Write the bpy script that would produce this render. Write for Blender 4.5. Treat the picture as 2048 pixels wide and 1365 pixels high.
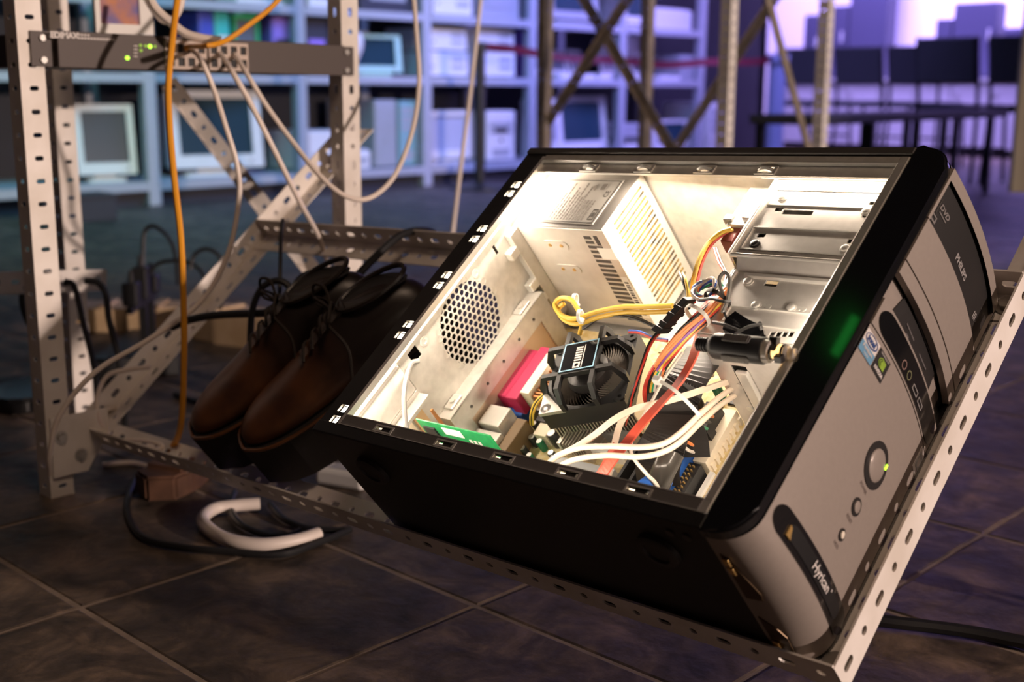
import bpy, bmesh, math, random
from mathutils import Vector, Matrix
random.seed(7)
for o in list(bpy.data.objects): bpy.data.objects.remove(o)
SC = bpy.context.scene
COL = SC.collection

# ------------------------------------------------------------------ camera
# world X / Y run along the floor tiles; the camera stands at the origin, 0.56 m up
F, CX, CY = 2450.0, 1024.0, 682.5
CAMZ = 0.56
def _cam_axes():
    p = math.atan((682.5 - 175) / F); roll = 0.006
    up = Vector((math.sin(roll) * math.cos(p), math.cos(p) * math.cos(roll), math.sin(p))).normalized()
    fw = Vector((0, 0, -1)); Y = (fw - up * fw.dot(up)).normalized(); X = Y.cross(up)
    c, s = 0.7236 / math.hypot(.7236, .6902), 0.6902 / math.hypot(.7236, .6902)
    e1 = X * c - Y * s; e2 = X * s + Y * c
    return Matrix((e1, e2, up))            # camera vector -> world vector
CAM_R = _cam_axes()
cam_d = bpy.data.cameras.new('camera')
cam_d.sensor_width = 36.0; cam_d.sensor_fit = 'HORIZONTAL'
cam_d.lens = F / 2048 * 36.0
cam_d.clip_start = 0.02; cam_d.clip_end = 60
cam_d.dof.use_dof = True; cam_d.dof.focus_distance = 1.13; cam_d.dof.aperture_fstop = 4.8
cam = bpy.data.objects.new('camera', cam_d); COL.objects.link(cam)
cam.matrix_world = Matrix.Translation((0, 0, CAMZ)) @ CAM_R.to_4x4()
SC.camera = cam
SC.view_settings.view_transform = 'Standard'; SC.view_settings.look = 'None'
SC.view_settings.gamma = 1.0; SC.view_settings.use_curve_mapping = False
SC.view_settings.exposure = 0.0

# ------------------------------------------------------------------ world + lights of the hall
wd = bpy.data.worlds.new('hall_dark'); SC.world = wd; wd.use_nodes = True
bg = wd.node_tree.nodes['Background']; bg.inputs[0].default_value = (0.42, 0.36, 0.40, 1); bg.inputs[1].default_value = 0.010

def area(name, loc, target, size, energy, color, shape='RECTANGLE', spread=180):
    d = bpy.data.lights.new(name, 'AREA'); d.shape = shape
    d.size = size[0]; d.size_y = size[1]; d.energy = energy; d.color = color; d.spread = math.radians(spread)
    o = bpy.data.objects.new(name, d); COL.objects.link(o); o.location = loc
    o.rotation_euler = (Vector(target) - Vector(loc)).to_track_quat('-Z', 'Y').to_euler()
    return o
def spot(name, loc, target, energy, color, angle, radius=.05, blend=.4):
    d = bpy.data.lights.new(name, 'SPOT'); d.energy = energy; d.color = color
    d.spot_size = math.radians(angle); d.spot_blend = blend; d.shadow_soft_size = radius
    o = bpy.data.objects.new(name, d); COL.objects.link(o); o.location = loc
    o.rotation_euler = (Vector(target) - Vector(loc)).to_track_quat('-Z', 'Y').to_euler()
    return o
# warm exhibition lamp to the right of the rack
spot('warm_exhibit_lamp', (7.0, 2.24, 1.80), (-1.1, 1.3, 0.45), 2300, (1.0, 0.77, 0.66), 46, .11, .35)
# soft warm fill light, added above and behind the photographer to lift the floor
area('warm_fill_light', (0.9, 0.3, 3.3), (-0.6, 0.8, 0.0), (.8, .8), 26, (1.0, 0.70, 0.50))
# coloured wash lights hanging in front of the shelving, and over the far wall
area('cyan_wash', (-3.3, 2.2, 2.5), (-5.5, 2.6, 0.35), (1.0, 1.2), 24, (0.10, 0.58, 0.64), spread=110)
area('blue_wash', (-3.2, 4.9, 2.6), (-5.5, 4.8, 0.35), (1.0, 1.2), 36, (0.22, 0.36, 1.0), spread=110)
area('violet_wash', (-3.4, 6.6, 2.6), (-5.5, 6.5, 0.4), (1.0, 1.2), 62, (0.34, 0.28, 1.0), spread=110)
area('violet_wall_wash', (-4.6, 9.9, 3.0), (-4.8, 11.1, 1.0), (7.0, .4), 380, (0.46, 0.34, 1.0), spread=100)
area('violet_counter_fill', (-5.0, 8.9, 3.0), (-4.9, 10.3, 0.35), (3.5, .4), 75, (0.46, 0.34, 1.0), spread=90)  # added fill, brightens the counter front under the chairs
spot('blue_floor_fill', (-1.6, 5.2, 3.2), (-2.9, 3.3, 0.0), 170, (0.30, 0.42, 0.80), 66, .15, .8)  # added fill, brightens the floor behind the rack
spot('violet_floor_fill', (1.6, 3.2, 3.0), (0.15, 1.9, 0.0), 26, (0.40, 0.20, 1.0), 36, .1, .8)  # added fill, stands in for the violet wall's glow on the floor

# ------------------------------------------------------------------ helpers
def ray(px, py): return CAM_R @ Vector(((px - CX) / F, -(py - CY) / F, -1.0))
C0 = Vector((0, 0, CAMZ))
def RA(px, py, a): r = ray(px, py); return C0 + r * (a / r.x)
def RB(px, py, b): r = ray(px, py); return C0 + r * (b / r.y)
def RZ(px, py, z): r = ray(px, py); return C0 + r * ((z - CAMZ) / r.z)
def RD(px, py, d): return C0 + ray(px, py) * d
# frame of the computer: u to its front, v to its top, w out of the open side
PU = Vector((0.9993, 0.0003, 0.0379)).normalized()
PV = Vector((-0.0239, 0.7768, 0.6293)); PV = (PV - PU * PV.dot(PU)).normalized()
PW = PU.cross(PV)
PO = Vector((-0.9070, 0.7090, 0.2423))
PM = Matrix((PU, PV, PW)).transposed().to_4x4(); PM.translation = PO
PMI = PM.inverted()
def LP(px, py, w):
    r = PMI.to_3x3() @ ray(px, py); c = PMI @ C0
    return c + r * ((w - c.z) / r.z)
def LU(px, py, u):
    r = PMI.to_3x3() @ ray(px, py); c = PMI @ C0
    return c + r * ((u - c.x) / r.x)
def LV(px, py, v):
    r = PMI.to_3x3() @ ray(px, py); c = PMI @ C0
    return c + r * ((v - c.y) / r.y)

MATS = {}
def mat(name, col, rough=.5, metal=0.0, var=0.0, scale=20.0, bump=0.0, emit=None, estr=0.0, trans=0.0, coat=0.0, col2=None, spec=.5):
    if name in MATS: return MATS[name]
    m = bpy.data.materials.new(name); m.use_nodes = True; MATS[name] = m
    nt = m.node_tree; b = nt.nodes['Principled BSDF']
    b.inputs['Base Color'].default_value = (*col, 1); b.inputs['Roughness'].default_value = rough
    b.inputs['Metallic'].default_value = metal; b.inputs['Specular IOR Level'].default_value = spec
    if trans: b.inputs['Transmission Weight'].default_value = trans
    if coat: b.inputs['Coat Weight'].default_value = coat
    if emit: b.inputs['Emission Color'].default_value = (*emit, 1); b.inputs['Emission Strength'].default_value = estr
    if var or bump:
        tc = nt.nodes.new('ShaderNodeTexCoord'); nz = nt.nodes.new('ShaderNodeTexNoise')
        nz.inputs['Scale'].default_value = scale; nz.inputs['Detail'].default_value = 6
        nt.links.new(tc.outputs['Object'], nz.inputs['Vector'])
        if var:
            mx = nt.nodes.new('ShaderNodeMix'); mx.data_type = 'RGBA'
            c2 = col2 if col2 else tuple(max(0, c * (1 - var)) for c in col)
            mx.inputs[6].default_value = (*col, 1); mx.inputs[7].default_value = (*c2, 1)
            rp = nt.nodes.new('ShaderNodeValToRGB'); rp.color_ramp.elements[0].position = .35; rp.color_ramp.elements[1].position = .68
            nt.links.new(nz.outputs['Fac'], rp.inputs['Fac']); nt.links.new(rp.outputs['Color'], mx.inputs[0])
            nt.links.new(mx.outputs[2], b.inputs['Base Color'])
        if bump:
            bp = nt.nodes.new('ShaderNodeBump'); bp.inputs['Strength'].default_value = bump; bp.inputs['Distance'].default_value = .002
            nt.links.new(nz.outputs['Fac'], bp.inputs['Height']); nt.links.new(bp.outputs['Normal'], b.inputs['Normal'])
    return m

def obj(name, bm, m, parent=None, smooth=False, loc=None):
    me = bpy.data.meshes.new(name)
    bmesh.ops.recalc_face_normals(bm, faces=bm.faces)
    if smooth:
        for f in bm.faces: f.smooth = True
    bm.to_mesh(me); bm.free()
    if m: me.materials.append(m)
    o = bpy.data.objects.new(name, me); COL.objects.link(o)
    if parent: o.parent = parent
    if loc: o.location = loc
    if smooth:
        me.set_sharp_from_angle(angle=math.radians(40))
    return o
def inst(name, src, parent, M):
    o = bpy.data.objects.new(name, src.data); COL.objects.link(o); o.parent = parent; o.matrix_local = M
    return o
def tag(o, label, cat, group=None):
    o['label'] = label; o['category'] = cat
    if group: o['group'] = group
    return o
def thing(name, label, cat, loc=(0, 0, 0), rotz=0, group=None):
    o = bpy.data.objects.new(name, None); COL.objects.link(o); o.location = loc; o.rotation_euler = (0, 0, rotz)
    o.empty_display_size = .05
    return tag(o, label, cat, group)
def struct(o): o['kind'] = 'structure'; return o
BM = bmesh.new
def box(bm, x0, x1, y0, y1, z0, z1, bev=0, M=None, seg=2):
    vs = bmesh.ops.create_cube(bm, size=1)['verts']
    T = Matrix.Translation(((x0 + x1) / 2, (y0 + y1) / 2, (z0 + z1) / 2)) @ Matrix.Diagonal((abs(x1 - x0), abs(y1 - y0), abs(z1 - z0), 1))
    bmesh.ops.transform(bm, matrix=T, verts=vs)
    if bev:
        es = list({e for v in vs for e in v.link_edges})
        g = bmesh.ops.bevel(bm, geom=es, offset=bev, segments=seg, affect='EDGES', profile=.5)
        vs = list({v for f in g['faces'] for v in f.verts} | {v for v in vs if v.is_valid})
    if M is not None: bmesh.ops.transform(bm, matrix=M, verts=[v for v in vs if v.is_valid])
    return bm
def boxes(*bs, bev=0):
    bm = BM()
    for b in bs: box(bm, *b, bev=bev)
    return bm
def cyl(bm, p0, p1, r0, r1=None, n=16, caps=True):
    p0 = Vector(p0); p1 = Vector(p1); r1 = r0 if r1 is None else r1
    d = (p1 - p0); q = d.to_track_quat('Z', 'Y').to_matrix()
    A = []; B = []
    for i in range(n):
        a = 2 * math.pi * i / n; v = q @ Vector((math.cos(a), math.sin(a), 0))
        A.append(bm.verts.new(p0 + v * r0)); B.append(bm.verts.new(p1 + v * r1))
    for i in range(n): bm.faces.new((A[i], A[(i + 1) % n], B[(i + 1) % n], B[i]))
    if caps: bm.faces.new(A[::-1]); bm.faces.new(B)
    return bm
def lathe(bm, prof, M=None, n=20):
    M = M or Matrix.Identity(4); rings = []
    for r, z in prof:
        rings.append([bm.verts.new(M @ Vector((r * math.cos(2 * math.pi * i / n), r * math.sin(2 * math.pi * i / n), z))) for i in range(n)])
    for A, B in zip(rings, rings[1:]):
        for i in range(n): bm.faces.new((A[i], A[(i + 1) % n], B[(i + 1) % n], B[i]))
    bm.faces.new(rings[0][::-1]); bm.faces.new(rings[-1])
    return bm
def spline(pts, k=6):
    P = [Vector(p) for p in pts]
    if len(P) < 3: return P
    out = []; Q = [P[0] * 2 - P[1]] + P + [P[-1] * 2 - P[-2]]
    for i in range(1, len(Q) - 2):
        a, b, c, d = Q[i - 1:i + 3]
        for j in range(k):
            t = j / k
            out.append(.5 * ((2 * b) + (c - a) * t + (2 * a - 5 * b + 4 * c - d) * t * t + (3 * b - a - 3 * c + d) * t ** 3))
    out.append(P[-1]); return out
def tube(bm, pts, r, n=8, k=6, sm=True):
    P = spline(pts, k) if sm else [Vector(p) for p in pts]
    rings = []; up = Vector((0.13, 0.21, .97))
    for i, p in enumerate(P):
        d = (P[min(i + 1, len(P) - 1)] - P[max(i - 1, 0)])
        if d.length < 1e-9: d = Vector((0, 0, 1))
        d.normalize(); x = d.cross(up)
        if x.length < .05: x = d.cross(Vector((1, 0, 0)))
        x.normalize(); y = x.cross(d); up = y
        rr = r(i / (len(P) - 1)) if callable(r) else r
        rings.append([bm.verts.new(p + (x * math.cos(2 * math.pi * j / n) + y * math.sin(2 * math.pi * j / n)) * rr) for j in range(n)])
    for A, B in zip(rings, rings[1:]):
        for j in range(n): bm.faces.new((A[j], A[(j + 1) % n], B[(j + 1) % n], B[j]))
    bm.faces.new(rings[0][::-1]); bm.faces.new(rings[-1])
    return bm
def ribbon(bm, pts, width, th, side, k=6):
    P = spline(pts, k); W = []
    if isinstance(side, list): sd = spline(side, k)
    else: sd = [Vector(side)] * len(P)
    for i, p in enumerate(P):
        d = (P[min(i + 1, len(P) - 1)] - P[max(i - 1, 0)]).normalized()
        s = sd[i] - d * sd[i].dot(d); s.normalize(); n = s.cross(d)
        W.append([bm.verts.new(p + s * a * width / 2 + n * b * th / 2) for a, b in ((-1, -1), (1, -1), (1, 1), (-1, 1))])
    for A, B in zip(W, W[1:]):
        for j in range(4): bm.faces.new((A[j], A[(j + 1) % 4], B[(j + 1) % 4], B[j]))
    bm.faces.new(W[0][::-1]); bm.faces.new(W[-1])
    return bm
def prism(bm, poly, z0, z1, M=None):
    M = M or Matrix.Identity(4)
    A = [bm.verts.new(M @ Vector((x, y, z0))) for x, y in poly]; B = [bm.verts.new(M @ Vector((x, y, z1))) for x, y in poly]
    n = len(poly)
    for i in range(n): bm.faces.new((A[i], A[(i + 1) % n], B[(i + 1) % n], B[i]))
    bm.faces.new(A[::-1]); bm.faces.new(B)
    return bm
def gridplate(bm, x0, x1, y0, y1, z0, z1, holes, M=None):
    """flat plate with rectangular openings (hx0,hx1,hy0,hy1)"""
    M = M or Matrix.Identity(4)
    xs = sorted({x0, x1} | {h[i] for h in holes for i in (0, 1) if x0 < h[i] < x1})
    ys = sorted({y0, y1} | {h[i] for h in holes for i in (2, 3) if y0 < h[i] < y1})
    nx, ny = len(xs) - 1, len(ys) - 1
    keep = [[not any(h[0] <= (xs[i] + xs[i + 1]) / 2 <= h[1] and h[2] <= (ys[j] + ys[j + 1]) / 2 <= h[3] for h in holes) for j in range(ny)] for i in range(nx)]
    V = {}
    def v(i, j, k):
        if (i, j, k) not in V: V[(i, j, k)] = bm.verts.new(M @ Vector((xs[i], ys[j], z1 if k else z0)))
        return V[(i, j, k)]
    K = lambda i, j: 0 <= i < nx and 0 <= j < ny and keep[i][j]
    for i in range(nx):
        for j in range(ny):
            if not keep[i][j]: continue
            bm.faces.new((v(i, j, 1), v(i + 1, j, 1), v(i + 1, j + 1, 1), v(i, j + 1, 1)))
            bm.faces.new((v(i, j + 1, 0), v(i + 1, j + 1, 0), v(i + 1, j, 0), v(i, j, 0)))
            if not K(i - 1, j): bm.faces.new((v(i, j, 0), v(i, j, 1), v(i, j + 1, 1), v(i, j + 1, 0)))
            if not K(i + 1, j): bm.faces.new((v(i + 1, j, 1), v(i + 1, j, 0), v(i + 1, j + 1, 0), v(i + 1, j + 1, 1)))
            if not K(i, j - 1): bm.faces.new((v(i, j, 0), v(i + 1, j, 0), v(i + 1, j, 1), v(i, j, 1)))
            if not K(i, j + 1): bm.faces.new((v(i, j + 1, 1), v(i + 1, j + 1, 1), v(i + 1, j + 1, 0), v(i, j + 1, 0)))
    return bm
def cellhole(bm, x0, x1, y0, y1, z0, z1, hx, hy, M=None, per=4, slot=None):
    """rectangular cell with a rounded hole of half sizes hx,hy; 4*per points"""
    M = M or Matrix.Identity(4); cx, cy = (x0 + x1) / 2, (y0 + y1) / 2
    out = []
    for (ax, ay), (bx, by) in zip(((x0, y0), (x1, y0), (x1, y1), (x0, y1)), ((x1, y0), (x1, y1), (x0, y1), (x0, y0))):
        for i in range(per): out.append((ax + (bx - ax) * i / per, ay + (by - ay) * i / per))
    hole = []
    N = len(out)
    for i in range(N):
        a = math.radians(225) + 2 * math.pi * i / N
        c, s = math.cos(a), math.sin(a)
        if abs(hx - hy) < 1e-6: hole.append((cx + hx * c, cy + hy * s))
        elif hx > hy: hole.append((cx + math.copysign(hx - hy, c) * (1 if abs(c) > .05 else 0) + hy * c, cy + hy * s))
        else: hole.append((cx + hx * c, cy + math.copysign(hy - hx, s) * (1 if abs(s) > .05 else 0) + hx * s))
    L = [[bm.verts.new(M @ Vector((x, y, z))) for x, y in ring] for ring in (out, hole) for z in (z0, z1)]
    o0, o1, h0, h1 = L
    for i in range(N):
        j = (i + 1) % N
        bm.faces.new((o1[i], o1[j], h1[j], h1[i])); bm.faces.new((o0[j], o0[i], h0[i], h0[j]))
        bm.faces.new((h1[i], h1[j], h0[j], h0[i])); bm.faces.new((o0[i], o0[j], o1[j], o1[i]))
    return bm
def angle_bm(L, fw=.034, fh=.034, t=.002, pitch=.03, kind=0, off=0):
    """slotted angle along +X; flange 1 in the XY plane (y 0..fw), flange 2 in the XZ plane (z 0..fh)"""
    bm = BM(); n = max(1, round(L / pitch)); p = L / n
    for i in range(n):
        long = (i + off) % 2 == 0
        if kind == 2: hx, hy = .0026, .0026
        elif kind == 0: hx, hy = ((.0075, .0042) if long else (.0042, .0042))
        else: hx, hy = (.0032, .0062)
        cellhole(bm, i * p, (i + 1) * p, t, fw, 0, t, hx, hy, per=3)
        cellhole(bm, i * p, (i + 1) * p, 0, fh, 0, t, hx, hy, Matrix(((1, 0, 0, 0), (0, 0, 1, 0), (0, 1, 0, 0), (0, 0, 0, 1))), per=3)
    bmesh.ops.remove_doubles(bm, verts=bm.verts, dist=1e-5)
    return bm
def basis(o, x, y, z):
    M = Matrix((Vector(x), Vector(y), Vector(z))).transposed().to_4x4(); M.translation = Vector(o); return M
FONTC = {}
def textbm(s, size, ext=0.0, bold=0.0, shear=0.0):
    cu = bpy.data.curves.new('t', 'FONT'); cu.body = s; cu.size = size; cu.extrude = ext; cu.offset = bold; cu.shear = shear
    cu.align_x = 'CENTER'; cu.align_y = 'CENTER'; cu.resolution_u = 3
    o = bpy.data.objects.new('t', cu); COL.objects.link(o); bpy.context.view_layer.update()
    me = bpy.data.meshes.new_from_object(o.evaluated_get(bpy.context.evaluated_depsgraph_get()))
    bm = BM(); bm.from_mesh(me); bpy.data.objects.remove(o); bpy.data.curves.remove(cu); bpy.data.meshes.remove(me)
    return bm
def rrect(w, h, r, n=5, cx=0, cy=0):
    out = []
    for sx, sy, a0 in ((1, 1, 0), (-1, 1, 90), (-1, -1, 180), (1, -1, 270)):
        for i in range(n + 1):
            a = math.radians(a0 + 90 * i / n); out.append((cx + sx * (w / 2 - r) + r * math.cos(a), cy + sy * (h / 2 - r) + r * math.sin(a)))
    return out
# ------------------------------------------------------------------ materials
steel = mat('galvanised_steel', (.62, .595, .55), .42, .45, var=.16, scale=90, bump=.03)
cage_steel = mat('cage_steel', (.66, .63, .60), .36, .55, var=.08, scale=120, bump=.05)
steel_sh = mat('bright_steel', (.74, .72, .68), .32, .6, var=.08, scale=60)
blackp = mat('black_paint', (.012, .011, .011), .42, 0, var=.3, scale=60, bump=.02)
gloss = mat('gloss_black', (.008, .008, .009), .12, 0, coat=.6)
silver = mat('silver_plastic', (.31, .265, .234), .42, .15, var=.05, scale=220)
darkpl = mat('dark_plastic', (.02, .018, .018), .4)
blackpl = mat('black_plastic', (.014, .014, .015), .45, bump=.03, scale=200)
angle_w = mat('white_angle_steel', (.86, .81, .76), .5, .05, var=.12, scale=14, col2=(.70, .64, .57))
angle_b = mat('shaded_angle_steel', (.42, .35, .28), .5, .3, var=.4, scale=18)  # darker copy of the angle steel, with the shade put into its colour
white = mat('white_plastic', (.78, .76, .72), .45)
cream = mat('cream_paint', (.62, .55, .42), .6, var=.05)
redw = mat('red_wire', (.62, .05, .035), .4); orangew = mat('orange_wire', (.85, .28, .09), .4)
yelw = mat('yellow_wire', (.80, .52, .07), .4); blkw = mat('black_wire', (.015, .014, .014), .4)
grnw = mat('green_wire', (.02, .36, .18), .4); bluw = mat('blue_wire', (.05, .12, .5), .4)
whtw = mat('white_wire', (.80, .74, .66), .4); gryw = mat('grey_wire', (.22, .21, .20), .4)
purw = mat('purple_wire', (.25, .08, .35), .4); brnw = mat('brown_wire', (.22, .07, .03), .4)
pcb_g = mat('green_circuit_board', (.02, .30, .09), .45, var=.25, scale=120)
pcb_t = mat('tan_circuit_board', (.50, .36, .13), .55, var=.65, scale=160, col2=(.66, .55, .33))
gold = mat('gold_metal', (.85, .55, .2), .3, .8)
alu = mat('aluminium_fins', (.55, .5, .43), .35, .7)
pink = mat('pink_plastic', (.42, .022, .085), .4); ivory = mat('ivory_plastic', (.82, .72, .56), .5)
bluepl = mat('blue_plastic', (.03, .13, .5), .4)
labelm = mat('printed_label', (.42, .40, .37), .45); ink = mat('dark_ink', (.06, .055, .05), .5)
inkw = mat('white_print', (.62, .58, .55), .5); ledw = mat('warm_led', (1, .9, .75), .4, emit=(1, .80, .55), estr=60)
ledg = mat('green_led', (.4, .9, .1), .4, emit=(.42, .9, .03), estr=2.2)
ledoff = mat('green_led_dim', (.2, .35, .05), .4, emit=(.3, .6, .03), estr=.5)
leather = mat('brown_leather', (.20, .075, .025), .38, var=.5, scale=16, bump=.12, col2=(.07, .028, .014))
leather_k = mat('black_leather', (.012, .010, .010), .3, bump=.05, scale=90)
sole = mat('dark_rubber_sole', (.02, .016, .014), .7, bump=.1, scale=80)
lace = mat('dark_lace', (.03, .022, .018), .8, bump=.1, scale=300)
screen = mat('dark_screen_glass', (.02, .05, .07), .3, spec=.12)
beige = mat('beige_computer_plastic', (.80, .79, .76), .5, var=.05)
greyc = mat('grey_computer_plastic', (.40, .41, .43), .5)
dark_cab = mat('dark_cabinet', (.035, .035, .045), .6)
tealp = mat('teal_plastic', (.05, .5, .42), .5); purp = mat('purple_plastic', (.34, .2, .7), .5)
greenp = mat('green_plastic', (.04, .45, .16), .5); bluep2 = mat('deep_blue_plastic', (.06, .08, .45), .5)

# ------------------------------------------------------------------ floor of square slate tiles
TP = .307; TA0 = -.8985; TB0 = .889
floor_m = mat('grout', (.26, .20, .155), .8, var=.3, scale=40, bump=.1)
def tile_material():
    m = bpy.data.materials.new('slate_tile'); m.use_nodes = True; nt = m.node_tree; b = nt.nodes['Principled BSDF']
    ge = nt.nodes.new('ShaderNodeNewGeometry'); oi = nt.nodes.new('ShaderNodeObjectInfo')
    n1 = nt.nodes.new('ShaderNodeTexNoise'); n1.inputs['Scale'].default_value = 13; n1.inputs['Detail'].default_value = 9; n1.inputs['Roughness'].default_value = .68; n1.inputs['Distortion'].default_value = .8
    nt.links.new(ge.outputs['Position'], n1.inputs['Vector'])
    r = nt.nodes.new('ShaderNodeValToRGB'); e = r.color_ramp.elements
    e[0].position = .32; e[0].color = (.020, .016, .013, 1); e[1].position = .68; e[1].color = (.17, .12, .082, 1)
    x = e.new(.5); x.color = (.070, .051, .038, 1)
    nt.links.new(n1.outputs['Fac'], r.inputs['Fac'])
    hs = nt.nodes.new('ShaderNodeHueSaturation'); nt.links.new(r.outputs['Color'], hs.inputs['Color'])
    mr = nt.nodes.new('ShaderNodeMapRange'); mr.inputs[3].default_value = .8; mr.inputs[4].default_value = 1.3
    nt.links.new(oi.outputs['Random'], mr.inputs[0]); nt.links.new(mr.outputs[0], hs.inputs['Value'])
    nt.links.new(hs.outputs['Color'], b.inputs['Base Color'])
    n2 = nt.nodes.new('ShaderNodeTexNoise'); n2.inputs['Scale'].default_value = 26; n2.inputs['Detail'].default_value = 8
    nt.links.new(ge.outputs['Position'], n2.inputs['Vector'])
    bp = nt.nodes.new('ShaderNodeBump'); bp.inputs['Strength'].default_value = .6; bp.inputs['Distance'].default_value = .004
    nt.links.new(n2.outputs['Fac'], bp.inputs['Height']); nt.links.new(bp.outputs['Normal'], b.inputs['Normal'])
    mr2 = nt.nodes.new('ShaderNodeMapRange'); mr2.inputs[3].default_value = .38; mr2.inputs[4].default_value = .7
    nt.links.new(n2.outputs['Fac'], mr2.inputs[0]); nt.links.new(mr2.outputs[0], b.inputs['Roughness'])
    return m
tile_m = tile_material()
floor = struct(obj('floor', boxes((-9.0, 8.0, -2.0, 11.1, -.05, -.0016)), floor_m))
def tile_bm(x, y, h=.1505):
    bm = BM(); c = .0025
    A = [bm.verts.new((x + sx * h, y + sy * h, -.004)) for sx, sy in ((-1, -1), (1, -1), (1, 1), (-1, 1))]
    B = [bm.verts.new((x + sx * h, y + sy * h, -.0012)) for sx, sy in ((-1, -1), (1, -1), (1, 1), (-1, 1))]
    C = [bm.verts.new((x + sx * (h - c), y + sy * (h - c), 0)) for sx, sy in ((-1, -1), (1, -1), (1, 1), (-1, 1))]
    for i in range(4):
        j = (i + 1) % 4
        bm.faces.new((A[i], A[j], B[j], B[i])); bm.faces.new((B[i], B[j], C[j], C[i]))
    bm.faces.new(C); return bm
def project(p):
    c = CAM_R.transposed() @ (Vector(p) - C0)
    if c.z > -.05: return None
    return CX + F * c.x / -c.z, CY - F * c.y / -c.z, -c.z
vis = []; rest = []
for i in range(-27, 29):
    for j in range(-9, 34):
        x, y = TA0 + TP * (i + .5), TB0 + TP * (j + .5)
        if x < -8.9 or (x < -5.9 and y < 9.6) or x > 7.8 or y > 10.95 or y < -1.9: continue
        seen = False
        for dx in (-.15, 0, .15):
            for dy in (-.15, 0, .15):
                q = project((x + dx, y + dy, 0))
                if q and -20 < q[0] < 2068 and -20 < q[1] < 1385: seen = True
        d = math.hypot(x, y)
        (vis if seen else rest).append((d, x, y))
vis.sort(); near = vis[:295]; rest += vis[295:]
tm = obj('tile', tile_bm(0, 0), tile_m, floor); tm.location = (near[0][1], near[0][2], 0)
for d, x, y in near[1:]:
    o = bpy.data.objects.new('tile', tm.data); COL.objects.link(o); o.parent = floor; o.location = (x, y, random.uniform(-.0006, 0))
bm = BM()
for d, x, y in rest:
    b2 = tile_bm(x, y); me = bpy.data.meshes.new('x'); b2.to_mesh(me); b2.free(); bm.from_mesh(me); bpy.data.meshes.remove(me)
o = obj('far_tiles', bm, tile_m, floor); o['kind'] = 'stuff'

# ------------------------------------------------------------------ walls
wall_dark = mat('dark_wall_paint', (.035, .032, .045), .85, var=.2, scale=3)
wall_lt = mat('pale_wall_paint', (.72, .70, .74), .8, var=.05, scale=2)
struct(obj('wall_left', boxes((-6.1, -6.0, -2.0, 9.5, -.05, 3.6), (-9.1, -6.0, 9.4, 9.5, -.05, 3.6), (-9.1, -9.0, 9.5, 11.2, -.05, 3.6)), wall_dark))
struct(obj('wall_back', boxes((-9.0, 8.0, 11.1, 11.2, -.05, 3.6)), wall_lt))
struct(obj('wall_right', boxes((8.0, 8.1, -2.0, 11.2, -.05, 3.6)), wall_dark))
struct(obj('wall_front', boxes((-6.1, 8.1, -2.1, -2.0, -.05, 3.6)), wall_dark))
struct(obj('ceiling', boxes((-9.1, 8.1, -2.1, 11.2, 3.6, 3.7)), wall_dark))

# ------------------------------------------------------------------ shelving along the left wall
shelf_m = mat('white_shelf_paint', (.45, .46, .49), .45, var=.04)
sh = thing('metal_shelving', 'long white metal shelving holding old computers along the dark wall', 'shelving', (-5.26, 0, 0))
bs = [1.3, 2.17, 3.04, 3.91, 4.785, 5.66, 6.545, 7.45]
for b in bs:
    for a0 in (0, -.55):
        obj('post', boxes((a0 - .025, a0 + .025, b - .032, b + .032, 0, 2.3), bev=.004), shelf_m, sh)
for z in (.115, .615, .96, 1.4, 1.85):
    for b0, b1 in zip(bs, bs[1:]):
        bm = boxes((-.575, .02, b0 + .033, b1 - .033, z - .012, z)); box(bm, .02, .026, b0 + .033, b1 - .033, z - .042, z)
        obj('shelf_board', bm, shelf_m, sh)
for b0, b1 in zip(bs, bs[1:]):
    obj('back_panel', boxes((-.60, -.59, b0, b1, .0, 2.3)), dark_cab, sh)
    obj('kick_plate', boxes((-.03, -.02, b0 + .033, b1 - .033, 0, .072)), dark_cab, sh)
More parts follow.
